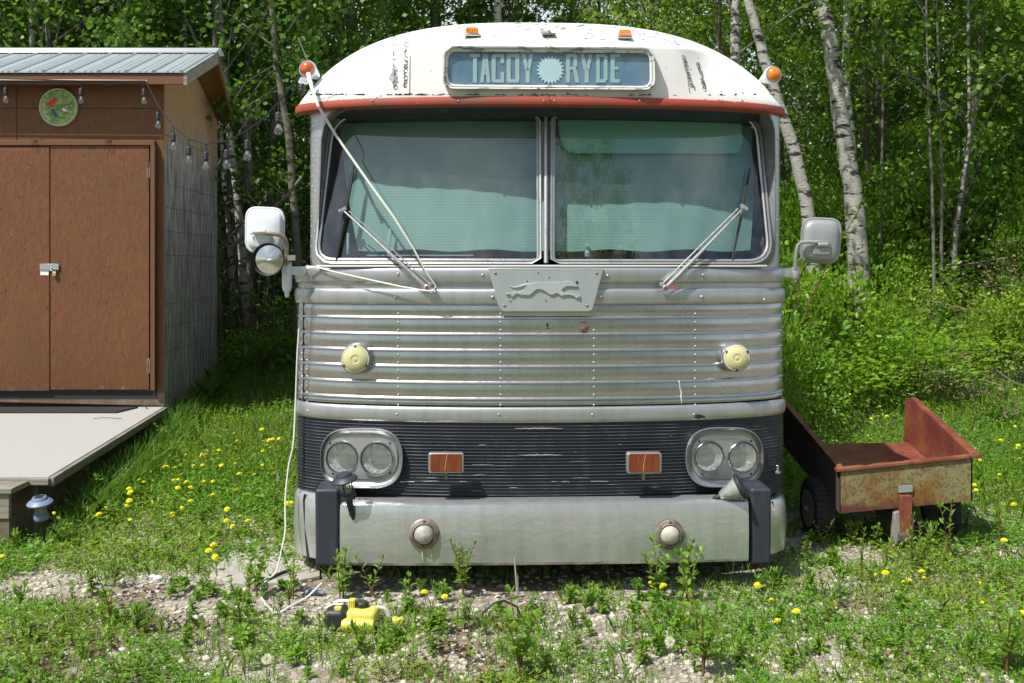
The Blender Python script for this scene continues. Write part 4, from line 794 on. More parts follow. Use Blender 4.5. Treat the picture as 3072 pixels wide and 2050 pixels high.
mb.build('roof_ribs', TIN, rf, world=True)
mb = MB()
for i in range(16):
    for t in (.12, .42, .78):
        p = Vector((xe-.16-.23*i, YE, ZE+.013)).lerp(Vector((xr-.16-.23*i, YRr, ZRr+.013)), t); mb.lathe([(.008, 0), (.006, .006), (0, .007)], p, (0, -.3, 1), 6)
mb.build('roof_screw', ZINC, rf, world=True)
mb = MB(); mb.hexa([(-6.5, YRr, ZRr+.0), (xr, YRr, ZRr), (xb, YBk, ZBk), (-6.5, YBk, ZBk), (-6.5, YRr, ZRr+.014), (xr, YRr, ZRr+.014), (xb, YBk, ZBk+.014), (-6.5, YBk, ZBk+.014)]); B(mb, 'back_roof_panel', TIN)
mb = MB(); mb.grid([[(x, YRr-.13, ZRr+.0-.02), (x, YRr-.02, ZRr+.046), (x, YRr+.03, ZRr+.05), (x, YRr+.15, ZRr+.005)] for x in (-6.5, xr+.015)]); o = B(mb, 'ridge_cap', TINW); o.modifiers.new('s', 'SOLIDIFY').thickness = .004
# fascia, barge boards, soffit
mb = MB(); mb.box(((-6.5+xe-.02)/2, YE+.03, ZE-.05), (xe-.02+6.5, .035, .085)); B(mb, 'eave_fascia', BROWNT)
mb = MB(); mb.hexa([(-6.5, YE+.05, ZE-.03), (XS+.0, YE+.05, ZE-.03), (XS+.0, YS, ZE-.03), (-6.5, YS, ZE-.03), (-6.5, YE+.05, ZE-.01), (XS+.0, YE+.05, ZE-.01), (XS, YS, ZE+.06), (-6.5, YS, ZE+.06)]); B(mb, 'eave_soffit', BROWNT)
mb = MB(); mb.hexa([(xe-.03, YE+.01, ZE-.10), (xe, YE+.01, ZE-.10), (xr, YRr, ZRr-.10), (xr-.03, YRr, ZRr-.10), (xe-.03, YE+.01, ZE-.003), (xe, YE+.01, ZE-.003), (xr, YRr, ZRr-.003), (xr-.03, YRr, ZRr-.003)]); B(mb, 'barge_board', WOODG)
mb = MB(); mb.hexa([(xr-.03, YRr, ZRr-.11), (xr, YRr, ZRr-.11), (xb, YBk, ZBk-.11), (xb-.03, YBk, ZBk-.11), (xr-.03, YRr, ZRr-.003), (xr, YRr, ZRr-.003), (xb, YBk, ZBk-.003), (xb-.03, YBk, ZBk-.003)]); B(mb, 'barge_board', BROWNT)
mb = MB(); mb.hexa([(XS-.01, YE+.03, ZE-.02), (xe-.03, YE+.03, ZE-.02), (xr-.03, YRr, ZRr-.02), (XS+(XB-XS)*.46-.02, YRr, ZRr-.02), (XS-.01, YE+.03, ZE-.008), (xe-.03, YE+.03, ZE-.008), (xr-.03, YRr, ZRr-.008), (XS+(XB-XS)*.46-.02, YRr, ZRr-.008)])
mb.hexa([(XS+(XB-XS)*.46-.02, YRr, ZRr-.02), (xr-.03, YRr, ZRr-.02), (xb-.03, YBk, ZBk-.02), (XB-.02, YBk, ZBk-.02), (XS+(XB-XS)*.46-.02, YRr, ZRr-.008), (xr-.03, YRr, ZRr-.008), (xb-.03, YBk, ZBk-.008), (XB-.02, YBk, ZBk-.008)]); B(mb, 'gable_soffit', OSBRAW)
# doors
pz = lambda y, Y=YS: H-(y-HZ)*Y/F; pX = lambda x, Y=YS: (x-CX)*Y/F
def vbox(mb, x0, y0, x1, y1, Ya, Yb): mb.hexa([(pX(x0, Ya), Ya, pz(y1, Ya)), (pX(x1, Ya), Ya, pz(y1, Ya)), (pX(x1, Ya), Yb, pz(y1, Ya)), (pX(x0, Ya), Yb, pz(y1, Ya)), (pX(x0, Ya), Ya, pz(y0, Ya)), (pX(x1, Ya), Ya, pz(y0, Ya)), (pX(x1, Ya), Yb, pz(y0, Ya)), (pX(x0, Ya), Yb, pz(y0, Ya))])
mb = MB(); vbox(mb, 151, 438, 447, 1170, YS-.03, YS-.008); dR = B(mb, 'door', BROWN, sm=0, bev=.003)
mb = MB(); vbox(mb, -152, 440, 148, 1173, YS-.034, YS-.008); dL = B(mb, 'door', BROWN, sm=0, bev=.003)
mb = MB(); vbox(mb, -160, 436, 452, 1176, YS-.006, YS-.002); B(mb, 'door_gap', BLACK, sm=0)
mb = MB(); vbox(mb, -200, 421, 463, 436, YS-.045, YS-.001); B(mb, 'door_head_trim', BROWNT, sm=0, bev=.002)
mb = MB(); vbox(mb, 451, 437, 464, 1172, YS-.055, YS-.001); B(mb, 'door_jamb_trim', BROWNT, sm=0, bev=.002)
mb = MB(); vbox(mb, -200, 1172, 470, 1196, YS-.004, YS-.001); B(mb, 'threshold_gap', DARK, sm=0)
mb = MB(); mb.tube([(pX(50), YS-.002, pz(y)) for y in (330, 421)], .0025, 4); mb.tube([(pX(x), YS-.002, pz(326)) for x in (-300, 488)], .0025, 4); mb.tube([(pX(50), YS-.002, pz(y)) for y in (252, 326)], .002, 4); B(mb, 'panel_joint', BLACK)
for y0, y1 in ((488, 534), (1076, 1120)):
    mb = MB(); vbox(mb, 444, y0, 449, y1, YS-.040, YS-.03); mb.tube([(pX(448), YS-.042, pz(y)) for y in (y0, y1)], .006, 8); mb.build('hinge', RUSTCH, dR, world=True)
mb = MB(); vbox(mb, 119, 792, 176, 810, YS-.045, YS-.036); mb.tube([(pX(164), YS-.05, pz(802)), (pX(160), YS-.06, pz(812)), (pX(168), YS-.06, pz(813))], .004, 6); B(mb, 'hasp', ZINC, bev=.002)
mb = MB(); vbox(mb, 121, 811, 146, 826, YS-.0365, YS-.034); B(mb, 'bare_paint_strip', PWHITE, sm=0)
lock = empty('padlock', wp(163, 822, YS-.05), 'small brass padlock hanging from the hasp on the brown doors', 'padlock')
mb = MB(); mb.box((0, 0, 0), (.034, .016, .034)); mb.build('lock_body', BRASS, lock, 30, .003)
mb = MB(); mb.tube([(-.01, 0, .015), (-.010, 0, .034), (-.005, 0, .043), (.005, 0, .043), (.010, 0, .034), (.01, 0, .015)], .003, 6); mb.build('shackle', CHROME, lock)

# dial thermometer
cth = wp(175, 322, YS-.02); th = empty('wall_thermometer', cth, 'round green dial thermometer with bird pictures on the shed front under the eave', 'thermometer')
rr = 57*YS/F; q2 = lambda x, y: Vector(((x-822)/9.8*YS/F, -.012, -(y-800)/9.8*YS/F))
mb = MB(); mb.lathe([(rr, .018), (rr, -.006), (rr*.96, -.012), (rr*.93, -.008)], (0, 0, 0), (0, 1, 0), 48, cap=False); mb.build('rim', DIALR, th, 40)
mb = MB(); mb.lathe([(rr*.935, -.008), (0, -.008)], (0, 0, 0), (0, 1, 0), 48, cap=False); face = mb.build('dial_face', DIALG, th, 0)
def pp(name, pts, m, o=0): mb = MB(); mb.plate([q2(*p)+Vector((0, -o, 0)) for p in pts], (0, .0015, 0)); mb.build(name, m, face, 0)
pp('red_bird_print', [(445, 725), (560, 640), (680, 560), (700, 520), (715, 485), (760, 530), (800, 595), (770, 620), (750, 690), (690, 745), (620, 775), (500, 760)], PRED)
pp('tan_bird_print', [(810, 720), (860, 620), (900, 540), (935, 515), (970, 590), (960, 680), (900, 720)], PTAN)
pp('blue_bird_print', [(610, 850), (680, 850), (730, 920), (800, 1010), (900, 1150), (820, 1100), (730, 1050), (650, 980)], PBLUE)
pp('small_bird_print', [(930, 830), (980, 790), (1030, 850), (1130, 920), (1000, 940), (950, 890)], PWHITE)
pp('bird_cap_print', [(930, 840), (940, 800), (1000, 790), (970, 815), (980, 845)], PBLK, .001)
mb = MB()
for L_ in ([(480, 860), (620, 785), (900, 750), (1300, 715)], [(480, 1000), (640, 1050), (900, 1110), (1150, 1130)], [(800, 830), (960, 940), (1180, 1010)]): mb.tube([q2(*p) for p in L_], .0022, 4)
mb.build('branch_print', PBROWN, face)
for t, x, y in (('0', 700, 375), ('10', 875, 375), ('20', 1050, 450), ('30', 1185, 580), ('40', 1215, 760), ('50', 1195, 950), ('60', 1080, 1120), ('-10', 500, 480), ('-20', 410, 590), ('-30', 395, 750), ('-40', 430, 960), ('-50', 500, 1085)):
    c = bpy.data.curves.new('dial_number', 'FONT'); c.body = t; c.size = .024; c.align_x = 'CENTER'; c.align_y = 'CENTER'; c.extrude = .0003; c.materials.append(PWHITE)
    tmp = bpy.data.objects.new('tmp', c); COL.objects.link(tmp); bpy.context.view_layer.update(); me_ = bpy.data.meshes.new_from_object(tmp.evaluated_get(bpy.context.evaluated_depsgraph_get())); bpy.data.objects.remove(tmp); o = bpy.data.objects.new('dial_number', me_); COL.objects.link(o); o.parent = face; o.location = q2(x, y); o.rotation_euler = (R(90), 0, 0)

# deck, mat
ZD = .342
dk = empty('wooden_deck', (-3.4, 7.0, 0), 'pale painted wooden deck platform in front of the brown shed', 'deck')
cA, cB = (XS+.02, YS-.06), (wp(146, 0, 5.68).x, 5.68)
mb = MB(); mb.hexa([(-6.0, cB[1], ZD-.02), (cB[0], cB[1], ZD-.02), (cA[0], cA[1], ZD-.02), (-6.0, cA[1], ZD-.02), (-6.0, cB[1], ZD), (cB[0], cB[1], ZD), (cA[0], cA[1], ZD), (-6.0, cA[1], ZD)]); mb.build('deck_top', DECKT, dk, 30, .003, world=True)
mb = MB(); mb.hexa([(cB[0]-.005, cB[1]+.0, ZD-.055), (cB[0]+.03, cB[1], ZD-.055), (cA[0]+.03, cA[1], ZD-.055), (cA[0]-.005, cA[1], ZD-.055), (cB[0]+.002, cB[1]+.0, ZD-.005), (cB[0]+.03, cB[1], ZD-.005), (cA[0]+.03, cA[1], ZD-.005), (cA[0]+.002, cA[1], ZD-.005)]); mb.build('edge_board', WOODG, dk, 30, .003, world=True)
mb = MB(); mb.box(((-6.0+cB[0])/2+.01, cB[1]-.014, ZD-.026), (cB[0]+6.0, .026, .038)); mb.build('front_edge_board', WOODG, dk, 30, .003, world=True)
mb = MB(); mb.hexa([(cB[0]-.10, cB[1]+.02, -.02), (cB[0]-.07, cB[1]+.02, -.02), (cA[0]-.07, cA[1], .02), (cA[0]-.10, cA[1], .02), (cB[0]-.10, cB[1]+.02, ZD-.03), (cB[0]-.07, cB[1]+.02, ZD-.03), (cA[0]-.07, cA[1], ZD-.03), (cA[0]-.10, cA[1], ZD-.03)]); mb.build('side_skirt_board', WOODD, dk, 0, world=True)
mb = MB(); mb.box((-4.4, cB[1]+.06, .16), (3.3, .04, .28)); mb.build('front_joist', WOODD, dk, 0, world=True)
for x in (cB[0]-.16, -3.4, -4.2): mb = MB(); mb.box((x, cB[1]+.1, .12), (.09, .09, .36)); mb.build('deck_post', WOODD, dk, 0, world=True)
stp = empty('step_box', (-3.3, 5.5, 0), 'low grey timber step box at the left edge in front of the deck', 'step')
mb = MB(); x1 = wp(34, 0, 5.45).x; mb.box(((x1-6.)/2, 5.55, .310), (x1+6., .2, .03)); mb.build('tread', WOODG, stp, 30, .003, world=True)
mb = MB(); mb.box(((x1-6.)/2-.01, 5.48, .225), (x1+6.-.02, .03, .14)); mb.build('riser_board', WOODG, stp, 30, .003, world=True)
mb = MB(); mb.box((x1-.07, 5.52, .075), (.09, .09, .16)); mb.build('step_post', WOODD, stp, 0, world=True)
mb = MB(); y1 = (H-ZD-.01)*F/(1237-HZ); y2 = YS-.14; mb.hexa([(-6, y1, ZD), (wp(350, 0, y1).x, y1, ZD), (wp(414, 0, y2).x, y2, ZD), (-6, y2, ZD), (-6, y1, ZD+.012), (wp(350, 0, y1).x, y1, ZD+.012), (wp(414, 0, y2).x, y2, ZD+.012), (-6, y2, ZD+.012)])
tag(mb.build('door_mat', MATB, None, 0, base=(-4, 8.2, ZD)), 'rough black rubber mat on the pale deck before the shed doors', 'mat')
mb = MB(); mb.tube([wp(280, 1256, 7.77)+Vector((0, 0, .0)), wp(310, 1253, 7.77), wp(365, 1256, 7.77)], .003, 5); tag(mb.build('twig', BARKD, None, base=wp(310, 1256, 7.77)), 'thin dry twig lying on the pale deck', 'twig')

# string lights
sp = [(-260, 239, 8.30), (17, 244, 8.30), (243, 246, 8.30), (438, 247, 8.30), (474, 318, 8.05), (520, 380, 7.7), (566, 418, 7.35), (618, 433, 7.0), (680, 425, 6.6), (742, 394, 6.2), (790, 355, 5.9), (835, 308, 5.62), (880, 250, 5.33), (912, 215, 5.16)]
sg = empty('string_lights', wp(438, 247, 8.3), 'black string of bulbs running along the shed eave and sagging across to the bus roof', 'string lights')
mb = MB(); mb.tube([wp(*p)+Vector((0, 0, random.uniform(-.004, .004))) for p in sp], .005, 6); mb.tube([wp(*p)+Vector((0, -.01, .012+.006*math.sin(i*2))) for i, p in enumerate(sp[:4])], .004, 6); mb.build('cable', CORDB, sg, world=True)
mb = MB(); mb.tube([wp(-260, 238, 8.31), wp(440, 243, 8.31)], .006, 6); mb.build('white_wire', CORDW, sg, world=True)
for i, (x, y, Y) in enumerate([sp[1], sp[2], (432, 248, 8.30), sp[4], sp[5], sp[6], sp[7], sp[8], sp[9], sp[11], (905, 238, 5.12)]):
    c = wp(x, y, Y); mb = MB(); k = .045 if i != 10 else .0
    if k: mb.tube([c, c+Vector((random.uniform(-.008, .008), 0, -k-.03))], .0028, 5)
    b0 = c+Vector((0, 0, -k-.025)); mb.lathe([(.006, .02), (.017, .010), (.019, 0), (.0175, -.012), (.019, -.014), (.019, -.022), (.0175, -.024), (.019, -.026), (.018, -.048), (.016, -.05)], b0, (0, 0, 1), 16)
    lb = mb.build('light_bulb', CORDB, sg, 50, world=True)
    if i != 10:
        mb = MB(); mb.lathe([(.010, -.048), (.014, -.06), (.024, -.085), (.025, -.095), (.020, -.108), (.010, -.114), (0, -.115)], b0, (0, 0, 1), 18); mb.build('bulb_glass', BULBG, lb, 70, world=True)
        mb = MB(); mb.lathe([(.008, -.05), (.009, -.07), (.005, -.078), (0, -.08)], b0, (0, 0, 1), 8); mb.build('filament_stem', PLASTW, lb, 60, world=True)

# rope and extension cord
mb = MB(); E = lambda x, y, o=-.06: BM @ S(x, y, o)
P = [wp(925, 222, 4.92), wp(935, 262, 4.86), wp(955, 320, 4.72), BM @ S(1010, 410, -.07), BM @ S(1110, 553, -.10), BM @ S(1180, 650, -.10), BM @ S(1240, 745, -.10), BM @ S(1280, 820, -.09), BM @ S(1308, 860, -.075), BM @ S(1298, 874, -.07), BM @ S(1270, 872, -.06), BM @ S(1200, 860, -.055), BM @ S(1100, 838, -.05), BM @ S(1010, 818, -.045), BM @ S(950, 802, -.04), BM @ S(920, 806, -.06)]
mb.tube(P, [.012, .009]+[.0062]*4+[.0045]*10, 8); tag(mb.build('rope', CORDW, None, base=P[0]), 'white rope stretched from the red roof lamp down across the windshield to the wiper', 'rope')
mb = MB()
g1 = gpt(862, 1600); P = [BM @ S(914, 835, -.05), BM @ S(905, 900, -.06), wp(893, 1050, 4.95), wp(887, 1200, 4.97), wp(880, 1330, 4.95), wp(866, 1400, 4.95), wp(856, 1500, 4.93), wp(856, 1590, 4.9), wp(845, 1650, 4.88), wp(828, 1715, 4.85), gpt(800, 1760)+Vector((0, 0, .03)), gpt(782, 1780)+Vector((0, 0, .02)), gpt(790, 1810)+Vector((0, 0, .01)), gpt(830, 1845)+Vector((0, 0, .01)), gpt(870, 1840)+Vector((0, 0, .03)), gpt(920, 1826)+Vector((0, 0, .05)), gpt(965, 1815)+Vector((0, 0, .10))]
pts = [];
for i in range(len(P)-1):
    a, b, c, d = P[max(i-1, 0)], P[i], P[i+1], P[min(i+2, len(P)-1)]
    for k in range(6):
        t = k/6; pts.append(.5*((2*b)+(c-a)*t+(2*a-5*b+4*c-d)*t*t+(3*b-a-3*c+d)*t**3))
mb.tube(pts+[P[-1]], .0045, 7); tag(mb.build('extension_cord', CORDW, None, base=P[-1]), 'white extension cord hanging down the left corner of the bus to the gravel', 'cord')

# power tool on the ground
tp = gpt(1040, 1900); tl = empty('power_tool', (tp.x, tp.y+.06, tp.z), 'yellow and black electric tool lying among weeds in front of the bumper', 'power tool', None, R(-6)); tl.scale = (.82, .82, .76); tl.location.z -= .012
s_ = (tp.y)/F
mb = MB(); mb.box((.075, 0, .085), (.16, .12, .10)); mb.build('yellow_housing', YELP, tl, 30, .028, segs=4)
mb = MB(); mb.lathe([(.034, -.09), (.04, -.06), (.040, .05), (.034, .075), (.02, .082), (0, .083)], (.07, -.05, .055), (1, .05, 0), 24); b = mb.build('barrel', YELP, tl, 40)
mb = MB(); mb.lathe([(.018, .08), (.018, .10), (.012, .12), (0, .12)], (.07, -.05, .055), (1, .05, 0), 16); mb.build('nozzle', BLKP, b, 40)
mb = MB(); mb.box((-.06, -.01, .08), (.115, .13, .115)); mb.build('black_end', BLKP, tl, 30, .03, segs=4)
mb = MB(); mb.box((-.045, -.045, .142), (.035, .03, .022)); mb.build('yellow_switch', YELP, tl, 30, .004)
mb = MB(); mb.box((.018, 0, .15), (.034, .04, .06)); [mb.box((.006+.01*k, -.021, .15), (.004, .006, .058)) for k in range(3)]; mb.build('yellow_grip', YELP, tl, 30, .004)
mb = MB(); mb.lathe([(.03, 0), (.03, .035), (.024, .042), (0, .042)], (.07, .01, .125), (0, -.1, 1), 20); [mb.box((.07+.03*math.cos(a), .01+.03*math.sin(a), .145), (.006, .006, .03)) for a in np.linspace(0, 6.28, 13)]; mb.build('black_dial', BLKP, tl, 30)
mb = MB(); mb.tube([(-.09, .02, .145), (-.06, .03, .155), (-.02, .03, .158), (.0, .03, .15)], .010, 8); mb.tube([(-.13, 0, .12), (-.09, .015, .14), (-.03, -.0, .15)], .006, 8); mb.tube([(.14, .03, .13), (.175, .04, .12), (.19, .05, .10), (.20, .05, .07)], [.01, .012, .014, .012], 10); mb.build('cord_wrap', CORDW, tl)
mb = MB(); mb.lathe([(.02, 0), (.028, .02), (.028, .05), (.022, .06), (0, .06)], (.22, .04, .05), (1, .2, -.1), 16); mb.build('yellow_cap', YELP, tl)

# solar lamps
def solar(name, loc, label, body, axis=(0, 0, 1), rr=.067, panel=True, stake=.2):
    t = empty(name, loc, label, 'solar lamp'); a = Vector(axis).normalized(); Rm = Vector((0, 0, 1)).rotation_difference(a).to_matrix(); z0 = .24
    o = a*0
    mb = MB(); mb.lathe([(0, z0+.005), (rr*.52, z0+.004), (rr*.60, z0-.004), (rr*.62, z0-.010), (rr*.9, z0-.020), (rr, z0-.028), (rr*.97, z0-.034), (rr*.6, z0-.042), (0, z0-.042)], (0, 0, 0), a, 32); c = mb.build('lamp_cap', body, t, 35)
    if panel: mb = MB(); mb.box(a*(z0+.0065), (rr*.62, rr*.62, .002), Rm); mb.build('solar_panel', PANEL, c, 0)
    mb = MB(); mb.lathe([(rr*.46, z0-.042), (rr*.44, z0-.10)], (0, 0, 0), a, 20); mb.build('lamp_glass', LENSC, t, 60)
    mb = MB()
    x = a.orthogonal().normalized(); y = a.cross(x)
    for k in range(4):
        d = (x*math.cos(k*1.571+.5)+y*math.sin(k*1.571+.5))*rr*.5; mb.tube([d+a*(z0-.04), d+a*(z0-.105)], .003, 5)
    mb.lathe([(rr*.5, z0-.095), (rr*.56, z0-.098), (rr*.6, z0-.112), (rr*.55, z0-.122), (rr*.3, z0-.124), (0, z0-.124)], (0, 0, 0), a, 28)
    mb.lathe([(rr*.55, z0-.088), (rr*.55, z0-.094), (rr*.5, z0-.094)], (0, 0, 0), a, 24); mb.build('lamp_cage', body, t, 35)
    mb = MB(); mb.lathe([(rr*.24, z0-.12), (rr*.22, z0-.20), (rr*.10, z0-.22), (rr*.08, z0-.20-stake*.5)], (0, 0, 0), a, 12); mb.build('stake', BLKP, t)
    return t
lp_ = wp(133, 1480, 5.42)
solar('solar_lamp', (lp_.x, 5.42, .055), 'blue solar garden lamp standing beside the deck corner', BLUEP, (-.04, -.16, 1))
lc = wp(1048, 1505, 4.66)
solar('solar_lamp', lc-Vector((-.22*.1, 0, .10)), 'black solar lamp leaning against the left headlamp on the bumper', GUARD, (-.19, -.12, 1), .062, False, .05)
# lamp head lying on its side
c = wp(2196, 1472, 4.74); fl = empty('lamp_head', c, 'loose clear lamp head with black cap lying on the right end of the bumper', 'lamp')
ax = Vector((1, -.25, .55)).normalized()
mb = MB(); mb.lathe([(.012, -.065), (.018, -.06), (.032, -.03), (.052, .03), (.055, .036)], (0, 0, 0), ax, 28); mb.build('clear_cone', LENSC, fl, 60)
mb = MB(); mb.lathe([(.010, -.06), (.028, -.025), (.046, .028), (0, .028)], (0, 0, 0), ax, 12); mb.build('inner_reflector', FOGGL, fl, 30)
mb = MB(); mb.lathe([(.0, .036), (.062, .036), (.066, .044), (.062, .054), (.03, .06), (0, .06)], (0, 0, 0), ax, 32); mb.lathe([(.011, -.064), (.013, -.09), (.005, -.105), (0, -.105)], (0, 0, 0), ax, 10); mb.build('black_cap', BLKP, fl, 40)

# garden cart
ct = empty('garden_cart', (2.1, 5.7, 0), 'rusty cream and red garden dump cart tipped forward beside the bus', 'garden cart')
f1, f2 = wp(2519, 1407, 5.40), wp(2918, 1364, 5.40); g1_, g2_ = wp(2519, 1541, 5.40), wp(2917, 1503, 5.40)
r1, r2 = wp(2350, 1209, 6.35), wp(2735, 1195, 6.35); h1, h2 = wp(2352, 1340, 6.35), wp(2727, 1333, 6.35)
n_ = Vector((0, 1, 0)); T = .006
def wall(nm, a, b, c, d, off, m, m2=None):
    mb = MB(); mb.plate([a, b, c, d], off); o = mb.build(nm, m, ct, 0, world=True)
    if m2 is not None: o.data.materials.append(m2)
    return o
wall('front_panel', f1, f2, g2_, g1_, (0, .005, 0), CARTOUT)
wall('front_panel_lining', f1+Vector((.004, .007, 0)), f2+Vector((-.004, .007, 0)), g2_+Vector((0, .007, .002)), g1_+Vector((0, .007, .002)), (0, .003, 0), CARTIN)
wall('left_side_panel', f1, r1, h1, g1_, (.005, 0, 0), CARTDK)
wall('left_side_lining', f1+Vector((.007, .01, 0)), r1+Vector((.007, 0, 0)), h1+Vector((.007, 0, .0)), g1_+Vector((.007, .01, 0)), (.003, 0, 0), CARTIN)
wall('right_side_panel', f2, r2, h2, g2_, (-.008, 0, 0), CARTIN)
wall('cart_floor', g1_+Vector((.01, .01, .012)), g2_+Vector((-.01, .01, .012)), h2+Vector((0, 0, .012)), h1+Vector((0, 0, .012)), (0, 0, -.01), CARTIN)
mb = MB()
up = Vector((0, 0, .004))
mb.hexa([f1+Vector((-.02, -.014, -.016)), f2+Vector((.05, -.014, -.012)), f2+Vector((.05, .03, -.012)), f1+Vector((-.02, .03, -.016)), f1+Vector((-.02, -.014, .004)), f2+Vector((.05, -.014, .004)), f2+Vector((.05, .03, .004)), f1+Vector((-.02, .03, .004))]); mb.build('front_rim_flange', CARTIN, ct, 30, .003, world=True)
mb = MB(); mb.hexa([f1+Vector((-.004, .02, 0)), f1+Vector((.03, .02, 0)), r1+Vector((.03, 0, 0)), r1+Vector((-.004, 0, 0)), f1+Vector((-.004, .02, .006)), f1+Vector((.03, .02, .006)), r1+Vector((.03, 0, .006)), r1+Vector((-.004, 0, .006))]); mb.build('left_rim_flange', CARTIN, ct, 30, .002, world=True)
mb = MB(); mb.hexa([f2+Vector((.0, .02, 0)), f2+Vector((.045, .02, 0)), r2+Vector((.03, 0, 0)), r2+Vector((-.004, 0, 0)), f2+Vector((.0, .02, .006)), f2+Vector((.045, .02, .006)), r2+Vector((.03, 0, .006)), r2+Vector((-.004, 0, .006))]); mb.build('right_rim_flange', CARTIN, ct, 30, .002, world=True)
mb = MB(); mb.plate([r2+Vector((-.004, .002, 0)), r2+Vector((-.036, .002, 0)), h2+Vector((-.03, .002, 0)), h2+Vector((0, .002, 0))], (0, .01, 0)); mb.build('tailgate_channel', CARTIN, ct, 0, world=True); mb = MB(); mb.plate([r1+Vector((0, .002, 0)), r1+Vector((.03, .002, 0)), h1+Vector((.03, .002, 0)), h1+Vector((0, .002, 0))], (0, .01, 0)); mb.build('tailgate_channel', CARTIN, ct, 0, world=True)
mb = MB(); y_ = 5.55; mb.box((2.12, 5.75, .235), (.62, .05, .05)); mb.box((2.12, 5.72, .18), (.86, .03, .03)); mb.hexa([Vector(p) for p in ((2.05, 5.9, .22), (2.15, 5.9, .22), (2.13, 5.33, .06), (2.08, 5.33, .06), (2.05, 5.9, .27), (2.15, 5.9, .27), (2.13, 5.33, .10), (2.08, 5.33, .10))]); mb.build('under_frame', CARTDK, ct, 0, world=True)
mb = MB(); tx = lambda x, y, Y=5.36: wp(x, y, Y)
mb.plate([tx(2703, 1488), tx(2737, 1488), tx(2736, 1560), tx(2728, 1640), tx(2700, 1640), tx(2700, 1560)], (0, .035, 0)); mb.build('tongue', CARTIN, ct, 30, .003, world=True)
mb = MB(); mb.plate([tx(2684, 1540), tx(2699, 1535), tx(2700, 1600), tx(2692, 1635), tx(2676, 1628)], (0, .03, 0)); mb.build('tongue_plate', RIM, ct, 30, .002, world=True)
mb = MB(); mb.plate([tx(2698, 1459, 5.385), tx(2738, 1457, 5.385), tx(2738, 1476, 5.385), tx(2697, 1479, 5.385)], (0, .012, 0)); mb.build('masking_sticker', PLASTG, ct, 0, world=True)
for x, Yw in ((1.735, 5.66), (2.46, 5.72)):
    rw = .168; mb = MB(); mb.lathe([(.10, -.05), (.145, -.058), (.162, -.05), (rw, -.025), (rw, .025), (.162, .05), (.145, .058), (.10, .05)], (x, Yw, rw), (1, 0, 0), 36)
    for k in range(36):
        t = k*math.pi/18
        for sx in (-1, 1): mb.box((x+sx*.028, Yw+math.cos(t)*rw, rw+math.sin(t)*rw), (.04, .012, .012), Matrix.Rotation(t, 3, 'X'))
    wh = mb.build('wheel', TYRE, ct, 40, world=True)
    mb = MB(); mb.lathe([(.106, -.056), (.10, -.045), (.06, -.03), (.05, -.05), (.03, -.058), (.012, -.06), (.012, -.075), (0, -.075)], (x, Yw, rw), (1, 0, 0), 30); mb.lathe([(.106, .056), (.10, .045), (.06, .03), (0, .03)], (x, Yw, rw), (1, 0, 0), 30)
    mb.build('rim', RIM, wh, 40, world=True)

# slab, oddments on the ground
P = [gpt(x, y) for x, y in ((628, 1738), (660, 1700), (700, 1662), (780, 1648), (900, 1636), (960, 1660), (960, 1740), (900, 1752), (850, 1758), (760, 1764), (700, 1760))]
mb = MB(); mb.plate([p+Vector((0, 0, .022)) for p in P], (0, 0, -.06)); tag(mb.build('concrete_slab', CONC, None, 0, .006, base=P[5]), 'flat worn concrete slab beside the left bumper corner', 'slab')
def rock(px, py, r, m, label, nm='stone', cat_='stone', sq=.6):
    p = gpt(px, py); bm = bmesh.new(); bmesh.ops.create_icosphere(bm, subdivisions=2, radius=r); rg = random.Random(int(px))
    for v in bm.verts: v.co = Vector((v.co.x*1.25, v.co.y, v.co.z*sq))*rg.uniform(.86, 1.1)
    me = bpy.data.meshes.new(nm); bm.to_mesh(me); bm.free(); me.materials.append(m); me.shade_smooth(); me.set_sharp_from_angle(angle=R(35)); o = bpy.data.objects.new(nm, me); COL.objects.link(o); o.location = p+Vector((0, 0, r*sq*.6)); tag(o, label, cat_)
rock(1936, 1842, .024, PINK, 'pink angular stone in the gravel right of centre'); rock(304, 1524, .024, CONC, 'smooth grey-beige stone in grass right of the blue solar lamp'); rock(474, 1738, .022, PLASTW, 'large pale stone in the gravel left of the slab'); rock(2800, 1824, .05, CONC, 'broad flat beige stone in the gravel at lower right', sq=.4)
rock(1975, 1870, .018, CONC, 'round beige pebble just below the pink stone'); rock(458, 1733, .017, PLASTW, 'small pale stone touching the large pale one')
mb = MB()
p0 = gpt(735, 1630); mb.plate([p0+Vector((x*.05, y*.03, .012)) for x, y in ((-1.2, .6), (-.3, .9), (.5, .3), (1.3, -.5), (1.1, -1.1), (.2, -.6), (-.7, -.3))], (0, 0, -.008)); tag(mb.build('plastic_scrap', PLASTW, None, 0, base=p0), 'torn white plastic scrap on the ground above the slab', 'scrap')
p0 = gpt(945, 1786); mb = MB(); mb.tube([p0+Vector((-.045, 0, .012)), p0+Vector((0, .005, .014)), p0+Vector((.045, 0, .01))], [.012, .014, .008], 10); tag(mb.build('plastic_tube', BLUEP, None, base=p0), 'short blue-grey plastic tube on gravel below the bumper corner', 'tube')
p0 = gpt(833, 1440, .05); mb = MB(); mb.tube([p0+Vector((0, 0, .10)), p0+Vector((.008, 0, .05)), p0], [.004, .012, .006], 6); tag(mb.build('blue_tag', BLUET, None, base=p0), 'small blue ribbon in the grass left of the bus', 'ribbon')
